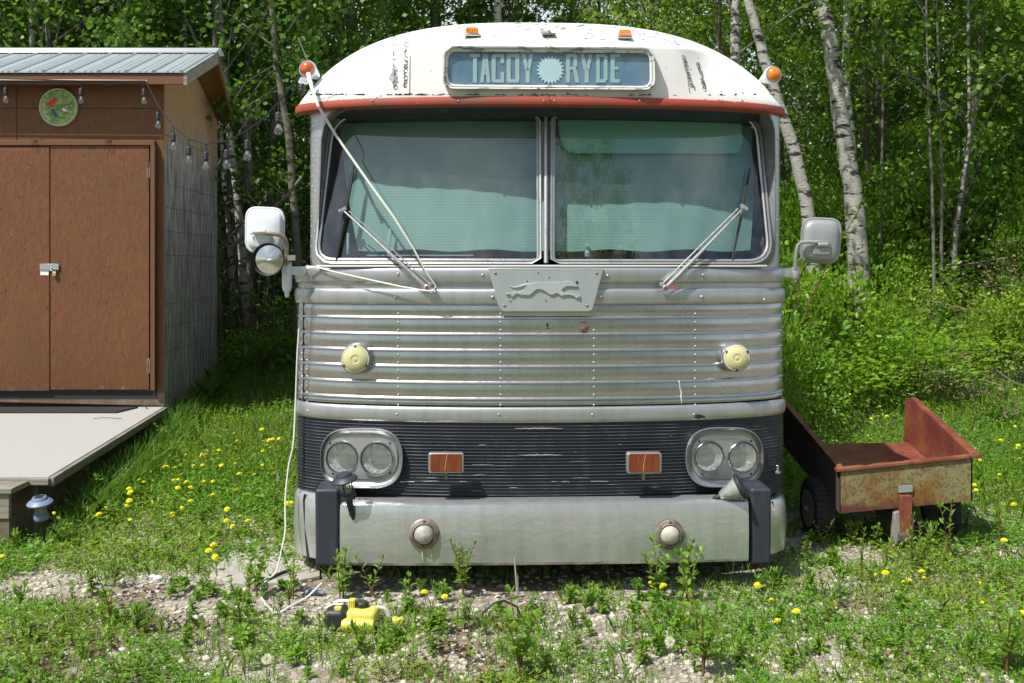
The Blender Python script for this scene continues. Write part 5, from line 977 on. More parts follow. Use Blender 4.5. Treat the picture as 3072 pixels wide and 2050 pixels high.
# black hose loop
a = gpt(1440, 1875); b = gpt(1570, 1868); mb = MB(); mb.tube([a, a.lerp(b, .06)+Vector((0, 0, .05)), a.lerp(b, .3)+Vector((0, 0, .09)), a.lerp(b, .55)+Vector((0, 0, .10)), a.lerp(b, .85)+Vector((0, 0, .07)), b, gpt(1500, 1862)+Vector((0, 0, .015)), gpt(1400, 1868)+Vector((0, .02, .012)), gpt(1250, 1872), gpt(1210, 1890)+Vector((0, 0, .01)), gpt(1170, 1905)], .0052, 7); tag(mb.build('black_cable', CORDB, None, base=a), 'thin black cable looping up out of the weeds before the bumper', 'cable')
a = gpt(765, 1765); mb = MB(); mb.tube([gpt(740, 1762), gpt(790, 1760)+Vector((0, 0, .02)), gpt(830, 1745)+Vector((0, 0, .03)), gpt(880, 1725)+Vector((0, 0, .03))], .010, 8); tag(mb.build('black_hose', CORDB, None, base=a), 'short black hose lying across the concrete slab', 'hose')
a = gpt(1552, 1815); mb = MB(); mb.tube([a, a+Vector((-.004, 0, .1)), a+Vector((-.012, 0, .2)), a+Vector((-.008, 0, .235))], [.0045, .004, .0035, .001], 6); mb.tube([a+Vector((.004, 0, 0)), a+Vector((.002, 0, .14))], [.004, .001], 6); tag(mb.build('dead_stick', mat('stick_grey', (.35, .32, .27), .8), None, base=a), 'bare dry stick upright before the middle of the bumper', 'stick')

# ------------------------------------------------------------------ vegetation
def tree_mesh_crown(seed, ht=10., z0=2.0, rad=1.5, n=6500, ls=.075, rr=None, dens_top=1.):
    rg = np.random.default_rng(seed); nc = 120
    zc_ = z0+(ht-z0)*rg.random(nc)**.9; ang = rg.random(nc)*6.283; f = 1-((zc_-z0)/(ht-z0))*.55; rd = rad*f*np.sqrt(rg.random(nc))*1.05
    C = np.stack([np.cos(ang)*rd, np.sin(ang)*rd, zc_], 1); sz = .12+.26*rg.random(nc)**1.3
    k = rg.integers(0, nc, n); P = C[k]+rg.normal(size=(n, 3))*sz[k][:, None]*np.array([1, 1, .62])*.8
    D = rdir(n, rg)*np.array([1, 1, .7])+np.array([0, 0, -.35]); N = rdir(n, rg)+np.array([0, -.15, .75]); Ln = ls*(.65+.6*rg.random(n))
    return C, leaves(P, D, norm(N), Ln, Ln*.95, shape='quad')
def branch_mesh(mb, C, rg, top, r0, frac=.35):
    for c in C:
        if rg.random() > frac: continue
        zb = max(.8, c[2]-.5-1.2*rg.random()); b = Vector((top(zb))); e = Vector(c); m_ = b.lerp(e, .5)+Vector((rg.normal()*.08, rg.normal()*.08, .12)); mb.tube([b, m_, e], [max(.006, r0*.28), r0*.17, .004], 5, caps=False)
VAR = []
for i in range(5):
    C, L_ = tree_mesh_crown(100+i, ht=[9.5, 11, 8.5, 12, 10][i], z0=[1.3, 1.6, .9, 2.2, .8][i], rad=[1.5, 1.8, 1.3, 1.7, 1.6][i], n=[17000, 17000, 16000, 17000, 20000][i], ls=[.055, .068, .062, .074, .064][i])
    rg = np.random.default_rng(i); ht = [9.5, 11, 8.5, 12, 10][i]; ph = rg.random()*6; am = .12+.1*rg.random(); lean = rg.normal()*.03
    top = lambda z, ph=ph, am=am, lean=lean: (math.sin(z*.5+ph)*am-math.sin(ph)*am+lean*z, math.cos(z*.4+ph)*am*.6-math.cos(ph)*am*.6, z)
    mb = MB(); r0 = .048+.014*(i % 3); mb.tube([top(z) for z in np.linspace(-.3, ht*.95, 16)], list(np.linspace(r0, .012, 16)), 9); branch_mesh(mb, C, rg, top, r0, .5)
    VAR.append((mb, L_))
_proto = {}
def tree(kind, x, y, rot, sc, label, bark, leafm, group, name='aspen_tree'):
    z = zgf(x, y)-.05; t = empty(name, (x, y, z), label, 'tree', group); t.rotation_euler = (0, 0, rot); t.scale = (sc, sc, sc)
    for nm, key, build in (('trunk', (kind, 'T', bark.name), lambda: VAR[kind][0].build('trunk', bark, None, 60)), ('crown', (kind, 'C', leafm.name), lambda: npmesh('crown', *VAR[kind][1], leafm))):
        if key not in _proto: o = build(); _proto[key] = o
        else: o = _proto[key].copy(); COL.objects.link(o)
        o.name = nm; o.parent = t
    return t
rt = random.Random(21)
rows_ = [(10.4, 8), (12.3, 11), (14.6, 13), (17.5, 15), (21.5, 17)]
for Yr, nn in rows_:
    half = Yr*.56+1.6
    for i in range(nn):
        x = -half+2*half*(i+.5)/nn+rt.uniform(-.6, .6)*half*2/nn*.8; y = Yr+rt.uniform(-.8, .8)
        if -1.7 < x < 2.0 and y < 15.6: continue
        if x < -1.9 and y < 11.1: y = 11.2+rt.random()*.4
        if x > 1.9 and y < 11.6: continue
        left = x < 0; far = y > 13.4
        lab = ('slender aspen tree in the shady woods left of the bus' if not far else 'distant aspen tree deep in the woods on the left') if left else ('leafy aspen tree at the sunlit wood edge on the right' if not far else 'distant aspen tree deep in the woods on the right')
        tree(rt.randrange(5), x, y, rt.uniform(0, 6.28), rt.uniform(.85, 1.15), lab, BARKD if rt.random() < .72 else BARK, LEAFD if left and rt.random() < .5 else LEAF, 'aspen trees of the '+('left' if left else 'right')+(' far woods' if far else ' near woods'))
# trees across the lot behind the viewer: they show in the windshield and the metal
for i, (x, y) in enumerate(((-11, -15), (-6.5, -18), (3.5, -17), (6.5, -15.5), (10, -18), (14.5, -15), (-16, -14), (1, -24), (5, -19), (8, -20), (-13, -19), (16.5, -18), (-3, -24), (12, -22))):
    tree(i % 5, x, y, i*1.3, 1.5 if 1 <= x <= 9 else .85, 'aspen tree standing across the lot opposite the bus', BARK, LEAF, 'aspen trees across the lot')
# individually seen trunks
def trunk_tree(pts, Y, rad, label, bark=BARK, crown=None, Yb=None, name='aspen_tree', n=0, leafm=LEAF, seed=0, base_extra=.0):
    P = [wp(x, y, Y) for x, y in pts]; b = P[-1]; gz = zgf(b.x, b.y)
    d = (P[-1]-P[-2]).normalized(); dn = Vector((d.x*.4, d.y, d.z)).normalized()
    s_ = max(0, (b.z-gz+.05)/max(.1, -dn.z)); P.append(b+dn*s_); base = Vector((P[-1].x, P[-1].y, gz)); u = (P[0]-P[1]).normalized()
    u = (u+Vector((0, 0, .6))).normalized(); P = [P[0]+u*3.5, P[0]+u*1.8]+P
    k = len(P); rr_ = [rad*(.45+.62*i/(k-1)) for i in range(k)]; rr_[-1] *= 1.2
    t = empty(name, base, label, 'tree'); mb = MB(); Q = []; RR = []
    for i in range(k-1):
        for j in range(4): f_ = j/4; Q.append(P[i].lerp(P[i+1], f_)+Vector((rt.gauss(0, rad*.05), 0, 0))); RR.append((rr_[i]+(rr_[i+1]-rr_[i])*f_)*rt.uniform(.96, 1.04))
    Q.append(P[-1]); RR.append(rr_[-1]); mb.tube(Q, RR, 14)
    tr = mb.build('trunk', bark, t, 60, world=True)
    if n:
        rg = np.random.default_rng(seed+77); nc = max(12, n//90); tp_ = np.array(P[0]-base)
        zlo = crown or 2.5
        C = np.stack([rg.normal(size=nc)*.9+tp_[0]*.8, rg.normal(size=nc)*.9, zlo+(tp_[2]+1.-zlo)*rg.random(nc)], 1); kk = rg.integers(0, nc, n)
        PP = C[kk]+rg.normal(size=(n, 3))*.26; Dd = rdir(n, rg)+np.array([0, 0, -.3]); Nn = rdir(n, rg)+np.array([0, 0, .7]); Ln = .07*(.7+.6*rg.random(n))
        cr = npmesh('crown', *leaves(PP, Dd, norm(Nn), Ln, Ln*.95, shape='quad'), leafm, t)
        mb = MB()
        for c in C[:10]:
            if c[2] < 1: continue
            zb = c[2]-.6; bb = min(Q, key=lambda q: abs(q.z-base.z-zb))-base; mb.tube([bb, bb.lerp(Vector(c), .5)+Vector((0, 0, .1)), Vector(c)], [rad*.22, rad*.12, .004], 5)
        mb.build('branch', BARKD, tr)
    return t
trunk_tree([(2458, -40), (2490, 130), (2528, 400), (2556, 560), (2572, 740)], 11.2, .115, 'thick leaning pale trunk right of the bus, black banded, largest on the right', BARK, 4.3, n=1200, seed=1)
trunk_tree([(2541, -40), (2540, 100), (2536, 230), (2552, 420), (2560, 640)], 12.6, .062, 'slim chalk-white birch trunk directly behind the thick leaning trunk', BARKW, 3.8, name='birch_tree', n=900, seed=2)
trunk_tree([(2232, -40), (2262, 60), (2290, 170), (2335, 310), (2382, 450), (2418, 600), (2440, 790)], 10.2, .072, 'curving pale trunk that bends just behind the right amber roof lamp', BARK, 3.9, n=2400, seed=3)
trunk_tree([(2206, -40), (2205, 60), (2206, 170), (2206, 420), (2210, 700)], 10.8, .068, 'straight pale trunk rising behind the right shoulder of the bus roof', BARK, 3.9, n=2000, seed=4)
trunk_tree([(2906, 200), (2908, 420), (2886, 560), (2868, 690)], 11.5, .026, 'thin bent pale sapling trunk at the far right', BARK, 2.2, n=1600, seed=5)
trunk_tree([(2785, 300), (2790, 440), (2796, 560), (2800, 700)], 11.0, .018, 'very thin straight pole trunk left of the bent pale sapling', BARKD, 2.6, n=900, seed=6)
trunk_tree([(2820, 380), (2826, 520), (2824, 700)], 11.4, .02, 'thin pole trunk between two others at the right wood edge', BARKD, 2.6, n=900, seed=7)
trunk_tree([(2648, 350), (2644, 560), (2640, 760)], 11.8, .02, 'thin dark pole trunk just right of the thick leaning trunk', BARKD, 2.6, n=900, seed=8)
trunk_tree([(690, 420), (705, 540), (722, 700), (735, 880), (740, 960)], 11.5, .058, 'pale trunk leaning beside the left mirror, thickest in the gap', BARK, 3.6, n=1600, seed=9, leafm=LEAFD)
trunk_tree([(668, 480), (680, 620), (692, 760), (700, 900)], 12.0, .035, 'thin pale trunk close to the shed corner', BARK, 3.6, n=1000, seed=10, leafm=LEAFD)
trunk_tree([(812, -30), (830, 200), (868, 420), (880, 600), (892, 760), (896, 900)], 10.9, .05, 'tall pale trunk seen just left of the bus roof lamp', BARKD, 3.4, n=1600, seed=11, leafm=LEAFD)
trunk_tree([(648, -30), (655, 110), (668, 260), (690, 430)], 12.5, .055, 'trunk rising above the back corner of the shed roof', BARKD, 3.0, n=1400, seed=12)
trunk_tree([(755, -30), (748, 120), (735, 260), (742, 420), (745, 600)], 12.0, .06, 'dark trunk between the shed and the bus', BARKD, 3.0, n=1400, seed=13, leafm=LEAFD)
trunk_tree([(550, -30), (556, 140), (560, 300)], 11.6, .032, 'thin pale trunk above the right end of the shed roof', BARK, 3.2, n=1000, seed=14)
trunk_tree([(395, -30), (352, 130), (320, 300)], 11.4, .026, 'thin slanting trunk above the middle of the shed roof', BARK, 3.4, n=1000, seed=15)
trunk_tree([(97, -30), (97, 140), (95, 300)], 11.8, .045, 'pale trunk above the left end of the shed roof', BARK, 3.4, n=1400, seed=16)
trunk_tree([(1494, -30), (1493, 60), (1492, 200)], 16.2, .08, 'white trunk top visible above the bus roof centre', BARKW, 5.2, n=1800, seed=17)
trunk_tree([(1300, -30), (1306, 60), (1304, 200)], 17.0, .10, 'dark trunk above the bus roof left of centre', BARKD, 5.4, n=1800, seed=18)
trunk_tree([(2020, -30), (2028, 60), (2018, 200)], 15.8, .05, 'slim pale trunk above the right half of the bus roof', BARK, 5.0, n=1500, seed=19)
mb = MB(); P = [wp(905, 530, 9.8), wp(860, 590, 9.8), wp(800, 640, 9.9), wp(745, 700, 10.0), wp(690, 745, 10.)]; mb.tube(P, [.012, .016, .02, .022, .02], 7)
for i in range(3): mb.tube([P[i+1], P[i+1]+Vector((-.2, 0, .15+.05*i)), P[i+1]+Vector((-.42, .1, .12))], [.008, .005, .002], 5)
tag(mb.build('fallen_branch', BARK, None, base=P[2]), 'pale dead branch slanting between trunks above the left mirror', 'branch')

# shrubs
SH = []
for i in range(5):
    rg = np.random.default_rng(300+i); n = 3000; nc = 34
    C = np.stack([rg.normal(size=nc)*.36, rg.normal(size=nc)*.36, .12+.9*rg.random(nc)**1.1], 1); k = rg.integers(0, nc, n); P = C[k]+rg.normal(size=(n, 3))*.12; P[:, 2] = np.abs(P[:, 2])
    D = norm(P-np.array([0, 0, .3]))+rdir(n, rg)*.8; N = rdir(n, rg)*.7+np.array([0, -.1, .8]); Ln = .062*(.6+.7*rg.random(n))
    mb = MB()
    for c in C: mb.tube([(c[0]*.15, c[1]*.15, -.05), (c[0]*.6, c[1]*.6, c[2]*.55), tuple(c)], [.007, .005, .002], 4, caps=False)
    SH.append((mb, leaves(P, D, norm(N), Ln, Ln*.62, shape='fold', fold=.15)))
def shrub(k, x, y, sx, sz, label, leafm, group=None, name='shrub', cat_='shrub'):
    t = empty(name, (x, y, zgf(x, y)-.03), label, cat_, group); t.rotation_euler = (0, 0, rt.uniform(0, 6.28)); t.scale = (sx, sx, sz)
    for nm, key, build in (('stems', (k, 'SS'), lambda: SH[k][0].build('stems', STEMR, None, 0)), ('foliage', (k, 'SF', leafm.name), lambda: npmesh('foliage', *SH[k][1], leafm))):
        if key not in _proto: o = build(); _proto[key] = o
        else: o = _proto[key].copy(); COL.objects.link(o)
        o.name = nm; o.parent = t
for i in range(70):
    x = rt.uniform(1.9, 9.0); y = rt.uniform(9.2, 15.5)
    if x > 4.2 and y < 11.6 and rt.random() < .75: continue
    if x > y*.58+1.0: continue
    hgt = .45+.55*min(1, max(0, (y-9.)/3.))
    if x < 3.9: hgt += .25
    if x > 5 and y < 11.5: hgt *= .75
    shrub(i % 5, x, y, rt.uniform(.55, 1.25), hgt*rt.uniform(.6, 1.35), 'bright green leafy shrub in the undergrowth right of the bus', LEAFB if rt.random() < .75 else LEAF, 'shrubs right of the bus')
for i in range(40):
    x = rt.uniform(-6.5, -1.5); y = rt.uniform(9.8, 14.5)
    if x < -2.7 and y < 11.2: continue
    if x > -1.9 and y < 12: continue
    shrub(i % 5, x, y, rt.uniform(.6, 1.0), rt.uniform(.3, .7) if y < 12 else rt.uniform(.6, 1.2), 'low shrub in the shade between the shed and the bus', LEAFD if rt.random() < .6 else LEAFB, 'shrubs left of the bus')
for x, y, a, b in ((1.88, 7.2, .34, .9), (2.0, 7.9, .5, 1.0), (2.35, 8.6, .6, .9), (2.05, 9.2, .6, 1.7), (2.7, 9.6, .6, .95)):
    shrub(rt.randrange(5), x, y, a, b, 'dense light green shrub close to the right flank of the bus', LEAFB, 'shrubs close beside the bus')
# dead brush, stump, poles, tarp on the right
def brush(c, r, n, label, seed, h=.5):
    rg = np.random.default_rng(seed); P = rg.normal(size=(n, 3))*np.array([r, r, h*.35]); P[:, 2] = np.abs(P[:, 2]); D = rdir(n, rg); z = zgf(*c)
    mb = MB()
    for i in range(60):
        p = Vector(P[i]); q_ = p+Vector(rg.normal(size=3)*[.25, .2, .12]); mb.tube([p, p.lerp(q_, .5)+Vector(rg.normal(size=3)*.02), q_], [.006, .004, .001], 4, caps=False)
    t = empty('brush_pile', (c[0], c[1], z), label, 'brush'); mb.build('twigs', mat('twig_%d' % seed, (.24, .19, .13), .9), t, 0); npmesh('dry_foliage', *leaves(P, D, rdir(n, rg), .05, .028, shape='quad'), BRUSH, t)
for i in range(46):
    x = rt.uniform(3.0, 10.5); y = rt.uniform(12.2, 16.0)
    if x > y*.6+.6: continue
    shrub(i % 5, x, y, rt.uniform(.8, 1.5), rt.uniform(.9, 1.9), 'tall sunlit shrub on the bank at the right wood edge', LEAFB if rt.random() < .8 else LEAF, 'shrubs on the right bank')
for i in range(44):
    x = rt.uniform(4.0, 8.6); y = rt.uniform(9.6, 13.0)
    if x > y*.6+.5: continue
    shrub(i % 5, x, y, rt.uniform(.45, .9), rt.uniform(.25, .75), 'low weedy shrub on the grassy bank at the right edge', LEAFB if rt.random() < .7 else COVER2, 'weedy shrubs on the right bank')
brush((5.75, 11.6), .40, 1300, 'reddish brown dead bush at the far right wood edge', 5, 1.1)
brush((4.0, 9.3), .28, 350, 'brown dead twigs in the meadow above the cart', 6, .5); brush((3.0, 9.8), .25, 200, 'small patch of dry twigs in the shrubs right of the bus', 8, .6); brush((4.9, 8.4), .4, 300, 'dry grass and twigs heap at the right edge behind the cart', 9, .35)
p = Vector((4.55, 11.0, zgf(4.55, 11.))); mb = MB(); mb.lathe([(.17, -.1), (.15, .1), (.14, .45), (.12, .52), (0, .5)], (0, 0, 0), (0, 0, 1), 16); o = mb.build('tree_stump', BARKD, None)
for v in o.data.vertices: k_ = 1+.22*math.sin(v.co.x*40+v.co.y*31); v.co.x *= k_; v.co.y *= k_; v.co.x *= .75; v.co.y *= .75; v.co.z = v.co.z*.55+(.10*math.sin(v.co.x*33+1)*(v.co.z > .3))
o.location = p; tag(o, 'broken grey stump among grass at the right wood edge', 'stump')
mb = MB(); a = Vector((4.5, 10.6, zgf(4.5, 10.6)+.45)); mb.tube([a, a+Vector((.7, -.4, -.18)), a+Vector((1.6, -.9, -.42))], [.018, .014, .008], 6); mb.tube([a+Vector((.1, 0, -.05)), a+Vector((.9, -.2, -.2)), a+Vector((1.7, -.4, -.38))], [.012, .01, .005], 6); tag(mb.build('fallen_pole', BRUSH, None, base=a), 'dry fallen poles slanting down at the right edge', 'pole')
a = Vector((6.15, 12.6, zgf(6.1, 12.6))); mb = MB(); mb.grid([[a+Vector((u*.6+.03*math.sin(9*v), v*.1+.05*math.sin(7*u), .55+.55*v+.05*math.sin(8*u+3*v))) for u in np.linspace(-.6, .6, 9)] for v in np.linspace(0, 1, 7)]); tag(mb.build('teal_tarp', TARP, None, base=a), 'teal tarp glimpsed through leaves at the far right', 'tarp')

# background wood
rg = np.random.default_rng(55); n = 90000; P = np.stack([rg.uniform(-24, 24, n), rg.uniform(24, 34, n), rg.uniform(0, 1, n)**1.1*13], 1)
keep = vnoise(P[:, 0]*.5+P[:, 1]*.3, P[:, 2]*.9, .9) > .056*P[:, 2]+.02; P = P[keep]; n = len(P)
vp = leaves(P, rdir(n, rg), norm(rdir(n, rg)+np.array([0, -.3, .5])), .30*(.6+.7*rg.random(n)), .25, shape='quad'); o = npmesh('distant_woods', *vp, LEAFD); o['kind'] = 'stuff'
mb = MB()
for i in range(70):
    x = rg.uniform(-20, 20); y = rg.uniform(22.5, 30); mb.tube([(x, y, 0), (x+rg.normal()*.3, y, 5), (x+rg.normal()*.5, y, 12)], [.1, .07, .03], 6, caps=False)
o = mb.build('distant_trunks', BARK); o['kind'] = 'stuff'
# low understorey of the woods floor
rg = np.random.default_rng(56); n = 42000; P = np.stack([rg.uniform(-12, 12, n), rg.uniform(9.6, 24, n), rg.random(n)**1.6*.8], 1); P[:, 2] *= .4+vnoise(P[:, 0], P[:, 1], .8)*1.4; P[:, 2] += zg(P[:, 0], P[:, 1])
P = P[(np.abs(P[:, 0]-.1) > 1.6) | (P[:, 1] > 14.4)]; P = P[~((P[:, 0] < -1.9) & (P[:, 1] < 10.2) & (P[:, 2] > 1.0))]; P = P[~((P[:, 0] < -2.7) & (P[:, 1] < 10.8))]; n = len(P)
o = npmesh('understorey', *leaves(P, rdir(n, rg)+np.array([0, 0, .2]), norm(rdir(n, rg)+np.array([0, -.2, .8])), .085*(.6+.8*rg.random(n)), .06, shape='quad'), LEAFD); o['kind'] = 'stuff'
# dark tangle of dead twigs between shed and bus
mb = MB(); rg2 = random.Random(4)
for i in range(170):
    x = rg2.uniform(-3.9, -1.4); y = rg2.uniform(10.9, 13); z = zgf(x, y); h_ = rg2.uniform(.4, 1.7); mb.tube([(x, y, z), (x+rg2.gauss(0, .12), y, z+h_*.6), (x+rg2.gauss(0, .3), y+rg2.gauss(0, .2), z+h_)], [.008, .006, .002], 4, caps=False)
o = mb.build('dead_twigs', mat('dead_twig_brown', (.13, .10, .075), .9)); o['kind'] = 'stuff'

# gravel, leaf litter, ground cover, grass
def on_deck(x, y): return (x < -2.66-(y-5.68)*.118) & (y > 5.62) & (y < 10.6)
def in_bus(x, y): return (np.abs(x-.13) < 1.18) & (y > 5.25)
rg = np.random.default_rng(60)
ico = bmesh.new(); bmesh.ops.create_icosphere(ico, subdivisions=1, radius=1.); iv = np.array([v.co[:] for v in ico.verts]); ifc = np.array([[v.index for v in f.verts] for f in ico.faces]); ico.free()
n = 17000; y = 3.3+rg.random(n)**1.15*3.6; x = (rg.random(n)*2-1)*(y*.55+.25); m_ = ~(in_bus(x, y)) & (vnoise(x, y, 1.6)*.5+vnoise(x+9, y, 4)*.5 > .25); x, y = x[m_], y[m_]; n = len(x)
r = .005+.013*rg.random(n)**2.6; sc3 = np.stack([r*(1+.5*rg.random(n)), r*(.8+.4*rg.random(n)), r*(.45+.35*rg.random(n))], 1); an = rg.random(n)*6.283
V = iv[None]*(1+.32*(rg.random((n, len(iv), 1))-.5))*sc3[:, None]; V = np.stack([V[..., 0]*np.cos(an)[:, None]-V[..., 1]*np.sin(an)[:, None], V[..., 0]*np.sin(an)[:, None]+V[..., 1]*np.cos(an)[:, None], V[..., 2]], -1)+np.stack([x, y, zg(x, y)+sc3[:, 2]*.35], 1)[:, None]
o = npmesh('gravel', V.reshape(-1, 3), (ifc[None]+np.arange(n)[:, None, None]*len(iv)).reshape(-1), np.full(n*len(ifc), 3), STONE); o['kind'] = 'stuff'
n = 9000; y = 3.4+rg.random(n)*3.6; x = (rg.random(n)*2-1)*(y*.55+.2); m_ = ~in_bus(x, y) & (vnoise(x+3, y+5, 1.5)*.6+vnoise(x, y+20, 4)*.4 > .57); x, y = x[m_], y[m_]; n = len(x)
D = rdir(n, rg)*np.array([1, 1, .25]); o = npmesh('leaf_litter', *leaves(np.stack([x, y, zg(x, y)+.008+.012*rg.random(n)], 1), D, norm(rdir(n, rg)*.5+np.array([0, 0, 1])), .032*(.6+.7*rg.random(n)), .022, fold=.35), LITTER); o['kind'] = 'stuff'
def cover_density(x, y):
    d = vnoise(x, y, 1.3)*.46+vnoise(x+7, y+3, 3.4)*.36+vnoise(x, y+11, 9)*.18+.02
    fg = sst(4.75, 4.3, y)*.11; left = sst(5.6, 6.3, y)*.40*(x < 0); rightfg = sst(.3, 1.4, x)*sst(5.3, 4.8, y)*.06; rb = sst(6.0, 7.2, y)*.4*(x > 0)
    gap = np.exp(-((x+1.6)/1.0)**2-((y-5.15)/.45)**2)*.08+np.exp(-((x-1.9)/.7)**2-((y-5.2)/.5)**2)*.16+np.exp(-((x-.2)/1.3)**2-((y-4.55)/.25)**2)*.07+sst(2.2, 1.4, x)*sst(1., 1.4, x)*sst(5.0, 5.3, y)*.16
    return d+fg+left+rightfg+rb-gap
n = 230000; y = 3.3+rg.random(n)**1.1*6; x = (rg.random(n)*2-1)*(y*.56+.25); dd = cover_density(x, y); m_ = (rg.random(n) < sst(.38, .60, dd)) & ~in_bus(x, y) & ~on_deck(x, y) & (rg.random(n) < np.clip(5.2/y, .35, 1)); x, y, dd = x[m_], y[m_], dd[m_]
sh_ = (np.abs(x-.2) < 1.1) & (y > 4.78); x, y, dd = x[~sh_], y[~sh_], dd[~sh_]; n = len(x)
slab_ = (np.abs(x+1.26) < .32) & (np.abs(y-4.93) < .2) & (rg.random(n) < .93); x, y, dd = x[~slab_], y[~slab_], dd[~slab_]; n = len(x)
hh = (.010+.075*rg.random(n)**1.6)*(.5+sst(.45, .85, dd)); P = np.stack([x, y, zg(x, y)+hh], 1); D = rdir(n, rg)*np.array([1, 1, .35])+np.array([0, 0, .18]); N = norm(rdir(n, rg)*.45+np.array([0, 0, 1])); Ln = (.013+.024*rg.random(n)**2)*(.8+.25*(y > 5))
hue = (vnoise(x+31, y+17, 2.3)+.3*rg.random(n)) > .62
for kk_, mm_, w__ in ((hue, COVER, .62), (~hue, COVER2, .42)):
    o = npmesh('ground_cover', *leaves(P[kk_], D[kk_], N[kk_], Ln[kk_]*(1 if w__ > .5 else 1.25), Ln[kk_]*w__, fold=.2), mm_); o['kind'] = 'stuff'
def grass(name, x, y, h, m, wd=.005, lean=.45, seed=0):
    rg = np.random.default_rng(seed); n = len(x); P = np.stack([x, y, zg(x, y)-.005], 1); a = rg.random(n)*6.283; ln = np.stack([np.cos(a), np.sin(a), np.zeros(n)], 1)*(lean*(.2+rg.random(n)))[:, None]; b = rg.random(n)*6.283; S_ = np.stack([np.cos(b), np.sin(b), np.zeros(n)], 1)*wd*(.6+.8*rg.random(n))[:, None]; h = h[:, None]
    M_ = P+np.array([0, 0, .55])*h+ln*h*.28; T_ = P+np.array([0, 0, .93])*h+ln*h*.85
    V = np.stack([P-S_*.5, P+S_*.5, M_+S_*.42, T_, M_-S_*.42], 1).reshape(-1, 3); o = npmesh(name, V, (np.arange(n)[:, None]*5+np.arange(5)).ravel(), np.full(n, 5), m); o['kind'] = 'stuff'; return o
n = 150000; y = 5.4+rg.random(n)**.9*11; x = (rg.random(n)*2-1)*(y*.56+.3); dn_ = vnoise(x, y, 2.2)
ok = ~in_bus(x, y) & ~on_deck(x, y) & ((np.abs(x-.1) > 1.25) | (y > 14)) & (rg.random(n) < np.where(x < 0, sst(5.6, 6.5, y), sst(5.8, 7.6, y+.35*(x-2.2)))*(.35+.9*dn_)); x, y = x[ok], y[ok]; n = len(x)
grass('meadow_grass', x, y, (.04+.13*rg.random(n)**1.6)*(.7+.6*vnoise(x, y, 1.)), GRASS, .0075, .5, 61)
t_ = rg.random(9000)**1.15; y = 5.5+t_*4.9; x = np.interp(y, [5.6, 8.5, 10.4], [cB[0]+.02, cA[0]+.03, XB])+.02+np.abs(rg.normal(size=9000))*.11; dd = rg.random(9000) < (.35+.65*sst(5.5, 6.4, y)); grass('deck_edge_grass', x[dd], y[dd], .07+.24*rg.random(dd.sum())**2*sst(5.3, 6.2, y[dd]), GRASSD, .0055, 1.1, 62)
n = 16000; y = 3.4+rg.random(n)*2.4; x = (rg.random(n)*2-1)*(y*.55); ok = (cover_density(x, y) > .38) & ~in_bus(x, y); grass('stray_grass', x[ok], y[ok], .03+.07*rg.random(ok.sum())**1.5, GRASS, .0045, .6, 63)

# seedlings and weeds with real leaves
def plant_mesh(seed, h, nl, ll, wr=.42, branches=1, ang=.9, droop=.12, el0=.25, el1=.6):
    rg = np.random.default_rng(seed); mb = MB(); P = []; D = []; N = []; Ls = []
    for b in range(branches):
        az = rg.random()*6.283; lean = (.05+.35*rg.random())*(1 if branches > 1 else .5); hb_ = h*(.65+.4*rg.random()) if branches > 1 else h
        pts = [Vector((math.cos(az)*lean*hb_*t*t, math.sin(az)*lean*hb_*t*t, hb_*t)) for t in np.linspace(0, 1, 6)]; mb.tube(pts, list(np.linspace(.0035, .0015, 6)*(h/.2)**.5), 5, caps=False)
        ph = rg.random()*6.28
        for i in range(nl):
            t = .22+.78*(i+.5)/nl; p = np.array(pts[0].lerp(pts[-1], t)); k = t*5; j = min(4, int(k)); p = np.array(pts[j].lerp(pts[j+1], k-j)); a = ph+i*2.4; el = el0+el1*t+rg.normal()*.2
            P.append(p); D.append([math.cos(a)*math.cos(el), math.sin(a)*math.cos(el), math.sin(el)]); N.append([rg.normal()*.2, rg.normal()*.2, 1]); Ls.append(ll*(.6+.5*rg.random())*(1.1-.45*t))
        for k in range(3): a = ph+k*2.1; P.append(np.array(pts[-1])); D.append([math.cos(a)*.4, math.sin(a)*.4, 1]); N.append([math.cos(a), math.sin(a), .3]); Ls.append(ll*.55)
    D = norm(np.array(D)); N = np.array(N); N = norm(N-D*np.sum(N*D, 1)[:, None]+1e-4); Ls = np.array(Ls)
    return mb, leaves(np.array(P), D, N, Ls, Ls*wr, fold=.22, droop=droop)
PV_ = [plant_mesh(1, .17, 7, .065, .42), plant_mesh(2, .22, 9, .06, .36, 2), plant_mesh(3, .10, 6, .05, .45), plant_mesh(4, .14, 8, .05, .40, 3), plant_mesh(5, .26, 12, .058, .30, 2), plant_mesh(6, .13, 6, .045, .5, 4, droop=.2, el0=.1, el1=.4), plant_mesh(7, .32, 26, .05, .38, 5, droop=.05), plant_mesh(8, .30, 12, .085, .5, 3, droop=.3), plant_mesh(9, .28, 16, .055, .22, 2), plant_mesh(10, .06, 4, .085, .34, 4, droop=.35, el0=.3, el1=.5), plant_mesh(11, .10, 5, .05, .55, 6, droop=.2, el0=0., el1=.3), plant_mesh(12, 1.75, 30, .12, .5, 6, droop=.3, el0=.1, el1=.3), plant_mesh(13, .11, 4, .06, .32, 7, droop=.1, el0=.5, el1=.5)]
